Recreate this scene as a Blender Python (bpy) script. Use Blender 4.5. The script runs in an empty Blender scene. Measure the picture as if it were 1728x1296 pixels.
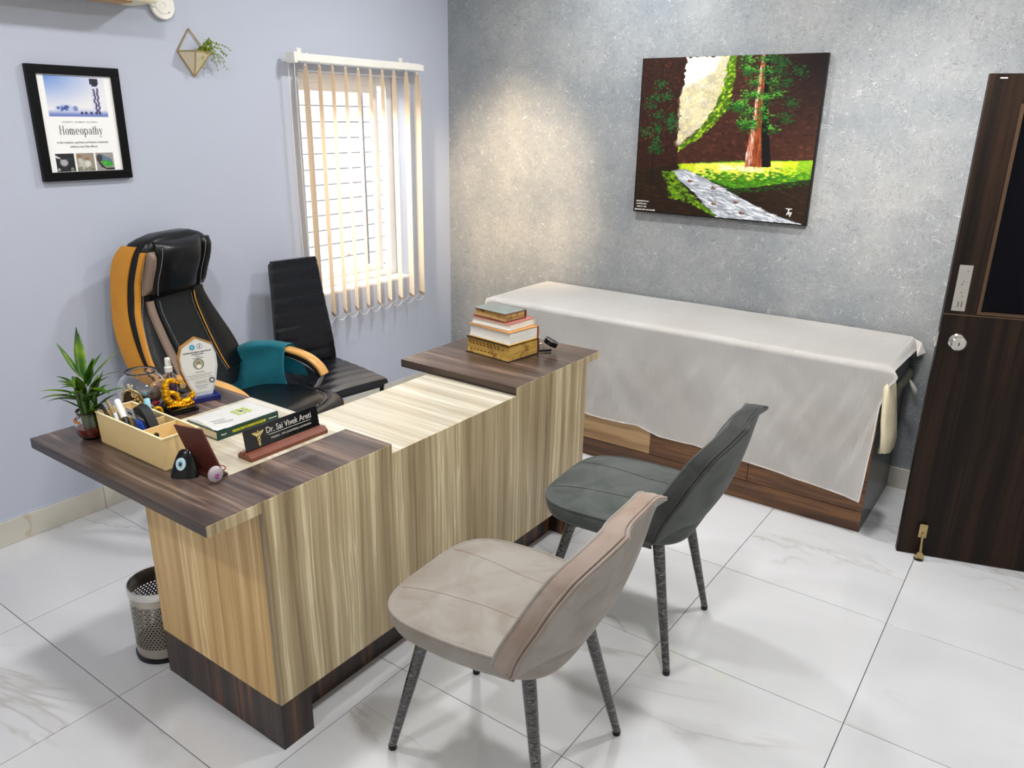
import bpy, bmesh, math, random
import numpy as np
from math import sin, cos, pi, radians, sqrt
from mathutils import Vector, Matrix
random.seed(7)
S = bpy.context.scene
C = S.collection

# ---------------------------------------------------------------- camera
YAW, PITCH, ROLL, FPX = 0.6172, -0.3294, 0.0159, 1313.15
f_ = Vector((-sin(YAW)*cos(PITCH), cos(YAW)*cos(PITCH), sin(PITCH)))
r_ = Vector((cos(YAW), sin(YAW), 0))
u_ = r_.cross(f_)
r2 = r_*cos(ROLL) + u_*sin(ROLL)
u2 = -r_*sin(ROLL) + u_*cos(ROLL)
cam = bpy.data.cameras.new('camera')
co = bpy.data.objects.new('camera', cam)
C.objects.link(co)
m = Matrix.Identity(4)
for i in range(3):
    m[i][0] = r2[i]; m[i][1] = u2[i]; m[i][2] = -f_[i]
m[0][3], m[1][3], m[2][3] = 3.2745, -3.8952, 1.675
co.matrix_world = m
cam.sensor_width = 36
cam.lens = FPX/1728*36
cam.clip_start = 0.05
S.camera = co

# ---------------------------------------------------------------- light
S.view_settings.view_transform = 'Standard'
S.view_settings.look = 'None'
S.view_settings.gamma = 1
S.view_settings.use_curve_mapping = False
S.view_settings.exposure = 0.08
w = bpy.data.worlds.new('daylight')
S.world = w
w.use_nodes = True
bg = w.node_tree.nodes['Background']
bg.inputs[0].default_value = (0.95, 0.97, 1.0, 1)
bg.inputs[1].default_value = 1.7

def area(name, loc, rot, size, power, col=(1, 1, 1), shape='DISK', sy=None, spread=None):
    l = bpy.data.lights.new(name, 'AREA')
    l.shape = shape; l.size = size
    if sy: l.size_y = sy
    l.energy = power; l.color = col
    if spread: l.spread = spread
    o = bpy.data.objects.new(name, l)
    C.objects.link(o)
    o.location = loc; o.rotation_euler = rot
    return o
LIGHTS = [(1.30, -0.95), (2.85, -0.95), (1.30, -2.75), (2.85, -2.75), (2.0, -4.4)]
POW = [24, 23, 16, 19, 17]
for (x, y), p in zip(LIGHTS, POW):
    area('downlight', (x, y, 2.735), (0, 0, 0), 0.2, p, (1.0, 0.985, 0.97))
def spot(name, loc, target, power, col, angle, blend=1.0, size=0.05):
    l = bpy.data.lights.new(name, 'SPOT')
    l.energy = power; l.color = col; l.spot_size = radians(angle); l.spot_blend = blend
    l.shadow_soft_size = size
    o = bpy.data.objects.new(name, l); C.objects.link(o)
    o.location = loc
    o.rotation_euler = (Vector(target)-Vector(loc)).to_track_quat('-Z', 'Y').to_euler()
spot('wall_patch_light', (0.75, -1.7, 2.7), (0.50, 0.0, 1.22), 420, (1.0, 0.76, 0.50), 36)  # added warm lamp standing in for window sun reflected onto the grey wall
spot('wall_patch_light', (2.6, -2.2, 2.7), (2.62, 0.0, 1.42), 230, (1.0, 0.92, 0.84), 34)
spot('wall_patch_light', (1.35, -0.45, 2.7), (1.30, 0.0, 2.15), 16, (0.85, 0.93, 1.0), 110)
area('window_daylight', (-0.75, -0.76, 2.45), (0, radians(-38), 0), 1.0, 170, (1.0, 0.97, 0.93), 'RECTANGLE', 0.9)

# ---------------------------------------------------------------- materials
def hexc(r, g, b):
    f = lambda v: (v/255)/12.92 if v <= 10 else ((v/255+0.055)/1.055)**2.4
    return (f(r), f(g), f(b), 1)
def mat(name, col, rough=0.5, metal=0.0, spec=0.5, sheen=0, coat=0, trans=0, ior=1.45, emit=None, estr=0, bump=None, vary=None, alpha=1):
    m = bpy.data.materials.new(name); m.use_nodes = True
    nt = m.node_tree; b = nt.nodes['Principled BSDF']
    if len(col) == 3: col = hexc(*col)
    b.inputs['Base Color'].default_value = col
    b.inputs['Roughness'].default_value = rough
    b.inputs['Metallic'].default_value = metal
    b.inputs['Specular IOR Level'].default_value = spec
    b.inputs['Sheen Weight'].default_value = sheen
    b.inputs['Coat Weight'].default_value = coat
    b.inputs['Transmission Weight'].default_value = trans
    b.inputs['IOR'].default_value = ior
    b.inputs['Alpha'].default_value = alpha
    if emit:
        b.inputs['Emission Color'].default_value = emit; b.inputs['Emission Strength'].default_value = estr
    tc = nt.nodes.new('ShaderNodeTexCoord')
    # every surface gets a little procedural tone variation
    n = nt.nodes.new('ShaderNodeTexNoise'); n.inputs['Scale'].default_value = vary[0] if vary else 9
    n.inputs['Detail'].default_value = 3
    nt.links.new(tc.outputs['Object'], n.inputs['Vector'])
    amt = vary[1] if vary else 0.06
    mx = nt.nodes.new('ShaderNodeMix'); mx.data_type = 'RGBA'
    mx.inputs['A'].default_value = tuple(c*(1-amt) for c in col[:3])+(1,)
    mx.inputs['B'].default_value = tuple(min(1, c*(1+amt)) for c in col[:3])+(1,)
    nt.links.new(n.outputs['Fac'], mx.inputs['Factor'])
    nt.links.new(mx.outputs['Result'], b.inputs['Base Color'])
    if bump:
        n2 = nt.nodes.new('ShaderNodeTexNoise'); n2.inputs['Scale'].default_value = bump[0]; n2.inputs['Detail'].default_value = 4
        nt.links.new(tc.outputs['Object'], n2.inputs['Vector'])
        bp = nt.nodes.new('ShaderNodeBump'); bp.inputs['Strength'].default_value = bump[1]; bp.inputs['Distance'].default_value = bump[2] if len(bump) > 2 else 0.002
        nt.links.new(n2.outputs['Fac'], bp.inputs['Height']); nt.links.new(bp.outputs['Normal'], b.inputs['Normal'])
    return m
def ramp(nt, stops, interp='LINEAR'):
    r = nt.nodes.new('ShaderNodeValToRGB'); cr = r.color_ramp; cr.interpolation = interp
    while len(cr.elements) > 1: cr.elements.remove(cr.elements[-1])
    cr.elements[0].position = stops[0][0]; cr.elements[0].color = stops[0][1]
    for p, c in stops[1:]:
        e = cr.elements.new(p); e.color = c
    return r
def wood(name, stops, grain='X', broad=11, fine=55, rough=0.35, along=0.5, warp=0.05, seed=0.0, coat=0.0, spec=0.5):
    """laminate with long streaks running along one object axis"""
    m = bpy.data.materials.new(name); m.use_nodes = True
    nt = m.node_tree; b = nt.nodes['Principled BSDF']; b.inputs['Roughness'].default_value = rough
    b.inputs['Coat Weight'].default_value = coat; b.inputs['Specular IOR Level'].default_value = spec
    tc = nt.nodes.new('ShaderNodeTexCoord')
    wn = nt.nodes.new('ShaderNodeTexNoise'); wn.inputs['Scale'].default_value = 2.2; wn.inputs['Detail'].default_value = 2
    ax = 'XYZ'.index(grain)
    wm = nt.nodes.new('ShaderNodeMapping'); sc = [3.0, 3.0, 3.0]; sc[ax] = 1.0; wm.inputs['Scale'].default_value = sc
    nt.links.new(tc.outputs['Object'], wm.inputs['Vector']); nt.links.new(wm.outputs['Vector'], wn.inputs['Vector'])
    vm = nt.nodes.new('ShaderNodeVectorMath'); vm.operation = 'MULTIPLY_ADD'
    vm.inputs[1].default_value = (warp, warp, warp)
    nt.links.new(wn.outputs['Color'], vm.inputs[0]); nt.links.new(tc.outputs['Object'], vm.inputs[2])
    def streak(s, det, off):
        mp = nt.nodes.new('ShaderNodeMapping'); v = [s, s, s]; v[ax] = along*(1 if s < 40 else 3); mp.inputs['Scale'].default_value = v
        mp.inputs['Location'].default_value = (off+seed, off*1.7+seed, off*0.6)
        n = nt.nodes.new('ShaderNodeTexNoise'); n.inputs['Scale'].default_value = 1; n.inputs['Detail'].default_value = det
        nt.links.new(vm.outputs[0], mp.inputs['Vector']); nt.links.new(mp.outputs['Vector'], n.inputs['Vector'])
        return n.outputs['Fac']
    a = streak(broad, 2.5, 3.1); c = streak(fine, 3, 9.2)
    mm = nt.nodes.new('ShaderNodeMath'); mm.operation = 'MULTIPLY_ADD'; mm.inputs[1].default_value = 0.38
    m2 = nt.nodes.new('ShaderNodeMath'); m2.operation = 'MULTIPLY'; m2.inputs[1].default_value = 0.66
    nt.links.new(a, m2.inputs[0]); nt.links.new(c, mm.inputs[0]); nt.links.new(m2.outputs[0], mm.inputs[2])
    r = ramp(nt, [(p, hexc(*c)) for p, c in stops])
    nt.links.new(mm.outputs[0], r.inputs[0]); nt.links.new(r.outputs[0], b.inputs['Base Color'])
    return m
WAL = [(0.36, (40, 30, 27)), (0.46, (62, 49, 44)), (0.54, (80, 65, 58)), (0.60, (98, 80, 71)), (0.635, (134, 113, 98)), (0.67, (98, 80, 71))]
M = {}
M['walnut_x'] = wood('dark walnut laminate', WAL, 'X', 13, 75, 0.28, 0.5, 0.04)
M['walnut_edge'] = wood('dark walnut edge', [(0.36, (22, 15, 13)), (0.5, (40, 29, 25)), (0.6, (74, 56, 46))], 'X', 16, 70, 0.35)
M['cream_x'] = wood('cream ash laminate', [(0.36, (170, 160, 138)), (0.48, (186, 177, 156)), (0.56, (196, 188, 168)), (0.62, (212, 206, 190))], 'X', 20, 90, 0.2, 0.5, 0.035)
M['ash_z'] = wood('ash laminate panel', [(0.36, (130, 112, 82)), (0.45, (158, 140, 106)), (0.53, (176, 158, 124)), (0.59, (190, 174, 138)), (0.615, (222, 210, 174)), (0.65, (186, 168, 132))], 'Z', 22, 110, 0.4, 0.5, 0.022)
M['amber_z'] = wood('amber ash laminate panel', [(0.37, (178, 138, 82)), (0.46, (204, 166, 106)), (0.54, (218, 181, 122)), (0.60, (240, 212, 158)), (0.66, (210, 172, 116))], 'Z', 22, 110, 0.4, 0.5, 0.022, 4.0)
M['ebony_z'] = wood('ebony plinth laminate', [(0.38, (28, 19, 16)), (0.5, (48, 35, 29)), (0.58, (66, 47, 38)), (0.63, (120, 72, 42)), (0.67, (50, 36, 30))], 'Z', 22, 80, 0.4, 0.4, 0.015)
M['wenge'] = wood('wenge door veneer', [(0.36, (16, 10, 7)), (0.5, (28, 18, 12)), (0.6, (46, 30, 20)), (0.68, (34, 22, 15))], 'Z', 18, 100, 0.5, 0.5, 0.02, 2.0, spec=0.2)
M['cab_dark'] = wood('dark walnut drawer front', [(0.36, (66, 42, 26)), (0.5, (96, 63, 38)), (0.6, (128, 88, 52)), (0.68, (100, 66, 40))], 'X', 13, 60, 0.4, 0.8, 0.05)
M['cab_light'] = wood('oak drawer front', [(0.36, (138, 104, 68)), (0.5, (168, 132, 90)), (0.62, (190, 156, 112))], 'X', 18, 60, 0.4, 0.8, 0.06, 5.0)
M['cab_side'] = mat('graphite laminate', (62, 64, 62), 0.3)
M['wall_blue'] = mat('lilac blue paint', (186, 192, 207), 0.7, spec=0.3, vary=(1.5, 0.035), bump=(180, 0.06))
M['white_wall'] = mat('off white paint', (225, 224, 220), 0.7)
M['ceil'] = mat('white ceiling paint', (236, 236, 234), 0.8)
M['white'] = mat('white plastic', (236, 234, 226), 0.35)
M['upvc'] = mat('white window frame', (238, 236, 232), 0.35)
M['grout'] = mat('dark grout', (96, 92, 88), 0.8)
M['black'] = mat('black gloss', (8, 8, 10), 0.18, spec=0.4)
M['blackmatte'] = mat('black matte', (7, 7, 10), 0.5, spec=0.3)
M['chrome'] = mat('chrome', (205, 203, 198), 0.16, 1.0)
M['brass'] = mat('antique brass', (178, 158, 112), 0.25, 1.0)
M['steel'] = mat('brushed steel', (186, 178, 166), 0.28, 1.0)
M['gold'] = mat('gold', (238, 176, 30), 0.3, 0.85, bump=(140, 0.6, 0.004))
M['gold_wire'] = mat('pale gold', (196, 168, 112), 0.25, 0.9)
M['paper'] = mat('white paper', (246, 246, 244), 0.55)

def grey_wall_mat():
    m = bpy.data.materials.new('textured silver grey paint'); m.use_nodes = True
    nt = m.node_tree; b = nt.nodes['Principled BSDF']; b.inputs['Roughness'].default_value = 0.52
    b.inputs['Specular IOR Level'].default_value = 0.4
    tc = nt.nodes.new('ShaderNodeTexCoord')
    def strokes(scale, dist, off, w):
        mp = nt.nodes.new('ShaderNodeMapping'); mp.inputs['Location'].default_value = off
        n = nt.nodes.new('ShaderNodeTexNoise'); n.inputs['Scale'].default_value = scale; n.inputs['Detail'].default_value = 1.5
        n.inputs['Distortion'].default_value = dist
        nt.links.new(tc.outputs['Object'], mp.inputs[0]); nt.links.new(mp.outputs[0], n.inputs['Vector'])
        r = ramp(nt, [(0.5-w, (0, 0, 0, 1)), (0.5, (1, 1, 1, 1)), (0.5+w, (0, 0, 0, 1))]); nt.links.new(n.outputs['Fac'], r.inputs[0])
        return r.outputs[0]
    def noise(scale, det, lo, hi):
        n = nt.nodes.new('ShaderNodeTexNoise'); n.inputs['Scale'].default_value = scale; n.inputs['Detail'].default_value = det
        nt.links.new(tc.outputs['Object'], n.inputs['Vector'])
        r = ramp(nt, [(lo, (0, 0, 0, 1)), (hi, (1, 1, 1, 1))]); nt.links.new(n.outputs['Fac'], r.inputs[0]); return r.outputs[0]
    def mix(a, b_, f):
        x = nt.nodes.new('ShaderNodeMix'); x.data_type = 'RGBA'
        for s, v in (('A', a), ('B', b_), ('Factor', f)):
            if isinstance(v, tuple): x.inputs[s].default_value = v
            elif isinstance(v, float): x.inputs[s].default_value = v
            else: nt.links.new(v, x.inputs[s])
        return x.outputs['Result']
    def mul(a, b_):
        x = nt.nodes.new('ShaderNodeMath'); x.operation = 'MULTIPLY'
        nt.links.new(a, x.inputs[0])
        if isinstance(b_, float): x.inputs[1].default_value = b_
        else: nt.links.new(b_, x.inputs[1])
        return x.outputs[0]
    s1 = strokes(19, 3.0, (0, 0, 0), 0.024); s2 = strokes(23, 3.2, (5, 2, 1), 0.020)
    pat = noise(17, 2, 0.40, 0.60); pat2 = noise(13, 2, 0.38, 0.58); big = noise(2.6, 4, 0.35, 0.68)
    base = mix(hexc(132, 138, 143), hexc(158, 160, 160), big)
    base = mix(base, hexc(118, 124, 128), mul(noise(45, 4, 0.4, 0.75), 0.35))
    base = mix(base, hexc(84, 88, 92), mul(mul(s2, pat2), 0.62))
    base = mix(base, hexc(216, 218, 220), mul(mul(s1, pat), 0.6))
    nt.links.new(base, b.inputs['Base Color'])
    bp = nt.nodes.new('ShaderNodeBump'); bp.inputs['Strength'].default_value = 0.45; bp.inputs['Distance'].default_value = 0.003
    add = nt.nodes.new('ShaderNodeMath'); nt.links.new(mul(s1, pat), add.inputs[0]); nt.links.new(mul(s2, pat2), add.inputs[1])
    nt.links.new(add.outputs[0], bp.inputs['Height']); nt.links.new(bp.outputs[0], b.inputs['Normal'])
    return m
M['wall_grey'] = grey_wall_mat()

def marble(name, base, vein, rough, amount=0.6, scale=1.0):
    m = bpy.data.materials.new(name); m.use_nodes = True
    nt = m.node_tree; b = nt.nodes['Principled BSDF']; b.inputs['Roughness'].default_value = rough
    b.inputs['Specular IOR Level'].default_value = 0.55
    tc = nt.nodes.new('ShaderNodeTexCoord'); oi = nt.nodes.new('ShaderNodeObjectInfo')
    add = nt.nodes.new('ShaderNodeVectorMath'); add.operation = 'MULTIPLY_ADD'; add.inputs[0].default_value = (1, 1, 1)
    cmb = nt.nodes.new('ShaderNodeCombineXYZ')
    ml = nt.nodes.new('ShaderNodeMath'); ml.operation = 'MULTIPLY'; ml.inputs[1].default_value = 37
    nt.links.new(oi.outputs['Random'], ml.inputs[0])
    for i in range(3): nt.links.new(ml.outputs[0], cmb.inputs[i])
    nt.links.new(tc.outputs['Object'], add.inputs[1]); nt.links.new(cmb.outputs[0], add.inputs[2])
    add.operation = 'ADD'; nt.links.new(tc.outputs['Object'], add.inputs[0]); nt.links.new(cmb.outputs[0], add.inputs[1])
    mp = nt.nodes.new('ShaderNodeMapping'); mp.inputs['Scale'].default_value = (0.9*scale, 2.4*scale, 1*scale); mp.inputs['Rotation'].default_value = (0, 0, 0.35)
    nt.links.new(add.outputs[0], mp.inputs[0])
    def n(s, d, dis, stops):
        q = nt.nodes.new('ShaderNodeTexNoise'); q.inputs['Scale'].default_value = s; q.inputs['Detail'].default_value = d; q.inputs['Distortion'].default_value = dis
        nt.links.new(mp.outputs[0], q.inputs['Vector']); r = ramp(nt, stops); nt.links.new(q.outputs['Fac'], r.inputs[0]); return r.outputs[0]
    k = (0, 0, 0, 1); wv = (1, 1, 1, 1)
    v1 = n(1.15, 5, 0.9, [(0.485, k), (0.5, wv), (0.507, (.3, .3, .3, 1)), (0.54, k)])
    msk = n(1.7, 1, 0, [(0.47, k), (0.6, wv)])
    cl = n(1.3, 4, 0.6, [(0.4, k), (0.72, wv)])
    mm = nt.nodes.new('ShaderNodeMath'); mm.operation = 'MULTIPLY'; nt.links.new(v1, mm.inputs[0]); nt.links.new(msk, mm.inputs[1])
    m3 = nt.nodes.new('ShaderNodeMath'); m3.operation = 'MULTIPLY'; m3.inputs[1].default_value = amount; nt.links.new(mm.outputs[0], m3.inputs[0])
    x0 = nt.nodes.new('ShaderNodeMix'); x0.data_type = 'RGBA'; x0.inputs['A'].default_value = hexc(*base); x0.inputs['B'].default_value = hexc(*[int(c*0.95) for c in base])
    nt.links.new(cl, x0.inputs['Factor'])
    x = nt.nodes.new('ShaderNodeMix'); x.data_type = 'RGBA'; nt.links.new(x0.outputs['Result'], x.inputs['A']); x.inputs['B'].default_value = hexc(*vein)
    nt.links.new(m3.outputs[0], x.inputs['Factor']); nt.links.new(x.outputs['Result'], b.inputs['Base Color'])
    return m
M['marble'] = marble('polished white marble tile', (214, 215, 218), (158, 150, 138), 0.08, 0.5, 0.75)
M['skirt'] = marble('warm stone skirting tile', (206, 202, 190), (176, 160, 124), 0.25, 0.7, 1.4)

def velvet(name, col, side):
    m = bpy.data.materials.new(name); m.use_nodes = True
    nt = m.node_tree; b = nt.nodes['Principled BSDF']
    b.inputs['Roughness'].default_value = 0.85; b.inputs['Sheen Weight'].default_value = 0.22; b.inputs['Sheen Roughness'].default_value = 0.4
    b.inputs['Specular IOR Level'].default_value = 0.2
    tc = nt.nodes.new('ShaderNodeTexCoord')
    n = nt.nodes.new('ShaderNodeTexNoise'); n.inputs['Scale'].default_value = 7; n.inputs['Detail'].default_value = 4; n.inputs['Distortion'].default_value = 0.8
    nt.links.new(tc.outputs['Object'], n.inputs['Vector'])
    r = ramp(nt, [(0.35, hexc(*side)), (0.62, hexc(*col))]); nt.links.new(n.outputs['Fac'], r.inputs[0]); nt.links.new(r.outputs[0], b.inputs['Base Color'])
    n2 = nt.nodes.new('ShaderNodeTexNoise'); n2.inputs['Scale'].default_value = 900
    nt.links.new(tc.outputs['Object'], n2.inputs['Vector'])
    bp = nt.nodes.new('ShaderNodeBump'); bp.inputs['Strength'].default_value = 0.15; bp.inputs['Distance'].default_value = 0.001
    nt.links.new(n2.outputs['Fac'], bp.inputs['Height']); nt.links.new(bp.outputs[0], b.inputs['Normal'])
    return m

def glass_mat(name, tint=(1, 1, 1, 1), gloss=0.12):
    m = bpy.data.materials.new(name); m.use_nodes = True
    nt = m.node_tree; nt.nodes.remove(nt.nodes['Principled BSDF']); out = nt.nodes['Material Output']
    t = nt.nodes.new('ShaderNodeBsdfTransparent'); t.inputs[0].default_value = tint
    g = nt.nodes.new('ShaderNodeBsdfGlossy'); g.inputs['Roughness'].default_value = 0.02
    lw = nt.nodes.new('ShaderNodeLayerWeight'); lw.inputs[0].default_value = 0.35
    mm = nt.nodes.new('ShaderNodeMath'); mm.operation = 'MULTIPLY_ADD'; mm.inputs[1].default_value = 0.55; mm.inputs[2].default_value = gloss*0.4
    nt.links.new(lw.outputs['Facing'], mm.inputs[0])
    pw = nt.nodes.new('ShaderNodeMath'); pw.operation = 'POWER'; pw.inputs[1].default_value = 1.6; nt.links.new(mm.outputs[0], pw.inputs[0])
    x = nt.nodes.new('ShaderNodeMixShader'); nt.links.new(pw.outputs[0], x.inputs[0]); nt.links.new(t.outputs[0], x.inputs[1]); nt.links.new(g.outputs[0], x.inputs[2])
    nt.links.new(x.outputs[0], out.inputs[0]); return m
M['glass'] = glass_mat('clear glass')
M['rglass'] = mat('blown clear glass', (252, 252, 252), 0.0, trans=1.0, ior=1.45, vary=(3, 0.0))
M['pane'] = glass_mat('window pane glass', (0.98, 0.99, 1, 1), 0.05)

def attr_mat(name, rough=0.45, coat=0.0):
    m = bpy.data.materials.new(name); m.use_nodes = True
    nt = m.node_tree; b = nt.nodes['Principled BSDF']; b.inputs['Roughness'].default_value = rough; b.inputs['Coat Weight'].default_value = coat
    a = nt.nodes.new('ShaderNodeVertexColor'); a.layer_name = 'paint'
    nt.links.new(a.outputs[0], b.inputs['Base Color']); return m
M['paint'] = attr_mat('painted colours', 0.6, 0.0)
M['paint'].node_tree.nodes['Principled BSDF'].inputs['Specular IOR Level'].default_value = 0.2
M['print'] = attr_mat('printed colours', 0.5)

# ---------------------------------------------------------------- mesh helpers
def obj(name, bm, material, parent=None, smooth=False, kind=None, world=False, label=None):
    if isinstance(bm, bpy.types.Mesh): me = bm
    else:
        me = bpy.data.meshes.new(name)
        bmesh.ops.recalc_face_normals(bm, faces=bm.faces[:])
        bm.to_mesh(me); bm.free()
    mats = material if isinstance(material, (list, tuple)) else [material]
    if not me.materials:
        for mt in mats: me.materials.append(mt)
    if smooth is not False:
        for p in me.polygons: p.use_smooth = True
        if smooth is not True:
            try: me.set_sharp_from_angle(angle=radians(smooth))
            except Exception: pass
    o = bpy.data.objects.new(name, me); C.objects.link(o)
    if parent is not None:
        o.parent = parent
        if world:
            r = parent
            while r.parent: r = r.parent
            mw = Matrix.LocRotScale(r.location, r.rotation_euler, None)
            o.matrix_local = mw.inverted() if parent is r else Matrix.Identity(4)
    if kind: o['kind'] = kind
    if label: o['label'] = label
    return o
def thing(name, label, cat, loc=(0, 0, 0), rotz=0, group=None):
    o = bpy.data.objects.new(name, None); C.objects.link(o)
    o.empty_display_size = 0.05
    o.location = loc; o.rotation_euler = (0, 0, rotz); o['label'] = label; o['category'] = cat
    if group: o['group'] = group
    return o
def tag(o, label, cat, group=None):
    o['label'] = label; o['category'] = cat
    if group: o['group'] = group
    return o
def B(): return bmesh.new()
def box(bm, x0, x1, y0, y1, z0, z1, bev=0, seg=2, mi=0):
    vs = [bm.verts.new((x, y, z)) for x in (x0, x1) for y in (y0, y1) for z in (z0, z1)]
    F = [(0, 1, 3, 2), (4, 6, 7, 5), (0, 4, 5, 1), (2, 3, 7, 6), (0, 2, 6, 4), (1, 5, 7, 3)]
    fs = [bm.faces.new([vs[i] for i in f]) for f in F]
    for f in fs: f.material_index = mi
    if bev:
        es = list({e for f in fs for e in f.edges})
        bmesh.ops.bevel(bm, geom=es, offset=bev, segments=seg, affect='EDGES', profile=0.6)
    return vs
def boxm(*a, **k):
    bm = B(); box(bm, *a, **k); return bm
def loft(bm, rings, closed=True, caps=True, mi=0):
    R = [[bm.verts.new(p) for p in r] for r in rings]
    n = len(R[0])
    for a, b in zip(R, R[1:]):
        for i in range(n if closed else n-1):
            j = (i+1) % n
            try: f = bm.faces.new((a[i], a[j], b[j], b[i])); f.material_index = mi
            except ValueError: pass
    if caps and closed:
        for r in (R[0], R[-1]):
            try: f = bm.faces.new(r); f.material_index = mi
            except ValueError: pass
    return R
def lathe(bm, prof, cx=0, cy=0, seg=32, caps=True):
    rings = [[(cx+r*cos(2*pi*i/seg), cy+r*sin(2*pi*i/seg), z) for i in range(seg)] for r, z in prof]
    loft(bm, rings, True, caps)
    return bm
def tube(bm, pts, r, seg=8, closed=False, caps=True):
    pts = [Vector(p) for p in pts]; n = len(pts)
    rr = r if isinstance(r, (list, tuple)) else [r]*n
    rings = []; up = None
    for i, p in enumerate(pts):
        if closed: t = (pts[(i+1) % n]-pts[i-1]).normalized()
        else: t = (pts[min(i+1, n-1)]-pts[max(i-1, 0)]).normalized()
        if up is None:
            up = Vector((0, 0, 1)) if abs(t.z) < 0.9 else Vector((1, 0, 0))
        up = (up-t*up.dot(t)).normalized(); s = t.cross(up)
        rings.append([p+(up*cos(2*pi*k/seg)+s*sin(2*pi*k/seg))*rr[i] for k in range(seg)])
    if closed: rings.append(rings[0])
    loft(bm, rings, True, caps and not closed)
    if closed: bmesh.ops.remove_doubles(bm, verts=bm.verts[:], dist=1e-6)
    return bm
def ball(bm, c, r, u=12, v=8, s=(1, 1, 1)):
    mt = Matrix.Translation(c) @ Matrix.Diagonal((r*s[0], r*s[1], r*s[2], 1))
    bmesh.ops.create_uvsphere(bm, u_segments=u, v_segments=v, radius=1, matrix=mt)
def cyl(bm, a, b, r, r2=None, seg=20):
    a = Vector(a); b = Vector(b); tube(bm, [a, b], [r, r if r2 is None else r2], seg)
def prism(bm, pts, fn, d0, d1):
    """polygon pts (2-D) extruded; fn(u,v,d)->3-D"""
    loft(bm, [[fn(u, v, d0) for u, v in pts], [fn(u, v, d1) for u, v in pts]])
def catmull(P, n=8, closed=False):
    P = [Vector(p) for p in P]; out = []; N = len(P)
    rng = range(N if closed else N-1)
    for i in rng:
        p0 = P[i-1] if (closed or i > 0) else P[0]; p1 = P[i]; p2 = P[(i+1) % N]
        p3 = P[(i+2) % N] if (closed or i+2 < N) else P[-1]
        for k in range(n):
            t = k/n
            out.append(0.5*((2*p1)+(p2-p0)*t+(2*p0-5*p1+4*p2-p3)*t*t+(3*p1-p0-3*p2+p3)*t**3))
    if not closed: out.append(P[-1])
    return out
def lerp(tab, x):
    if x <= tab[0][0]: return tab[0][1]
    for (a, va), (b, vb) in zip(tab, tab[1:]):
        if x <= b:
            t = (x-a)/(b-a); return va+(vb-va)*t
    return tab[-1][1]
def sm(tab, x):
    """smooth table lookup"""
    if x <= tab[0][0]: return tab[0][1]
    if x >= tab[-1][0]: return tab[-1][1]
    for i, ((a, va), (b, vb)) in enumerate(zip(tab, tab[1:])):
        if x <= b:
            t = (x-a)/(b-a)
            m0 = (vb-tab[i-1][1])/(b-tab[i-1][0])*(b-a) if i > 0 else vb-va
            m1 = (tab[i+2][1]-va)/(tab[i+2][0]-a)*(b-a) if i+2 < len(tab) else vb-va
            return (2*t**3-3*t*t+1)*va+(t**3-2*t*t+t)*m0+(-2*t**3+3*t*t)*vb+(t**3-t*t)*m1
def text_mesh(body, width, height=None, extrude=0.0003, bold=0.0, align=0):
    cu = bpy.data.curves.new('lettering', 'FONT'); cu.body = body; cu.extrude = 0.01; cu.offset = bold; cu.resolution_u = 3
    o = bpy.data.objects.new('lettering', cu); C.objects.link(o)
    dg = bpy.context.evaluated_depsgraph_get(); dg.update()
    me = bpy.data.meshes.new_from_object(o.evaluated_get(dg)); me.name = 'lettering'
    bpy.data.objects.remove(o); bpy.data.curves.remove(cu)
    xs = [v.co.x for v in me.vertices]; ys = [v.co.y for v in me.vertices]
    x0, x1, y0, y1 = min(xs), max(xs), min(ys), max(ys)
    s = width/(x1-x0); sy = height/(y1-y0) if height else s
    for v in me.vertices:
        v.co = Vector(((v.co.x-(x0+x1)/2)*s, (v.co.y-(y0+y1)/2)*sy, v.co.z/0.01*extrude))
    return me
def place_mesh(me, origin, right, up):
    right = Vector(right).normalized(); up = Vector(up).normalized(); n = right.cross(up)
    o = Vector(origin)
    for v in me.vertices: v.co = o+right*v.co.x+up*v.co.y+n*v.co.z
    return me
def text(parent, body, origin, right, up, width, material, height=None, bold=0.0, name='lettering', world=True):
    return obj(name, place_mesh(text_mesh(body, width, height, bold=bold), origin, right, up), material, parent, world=world)

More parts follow.
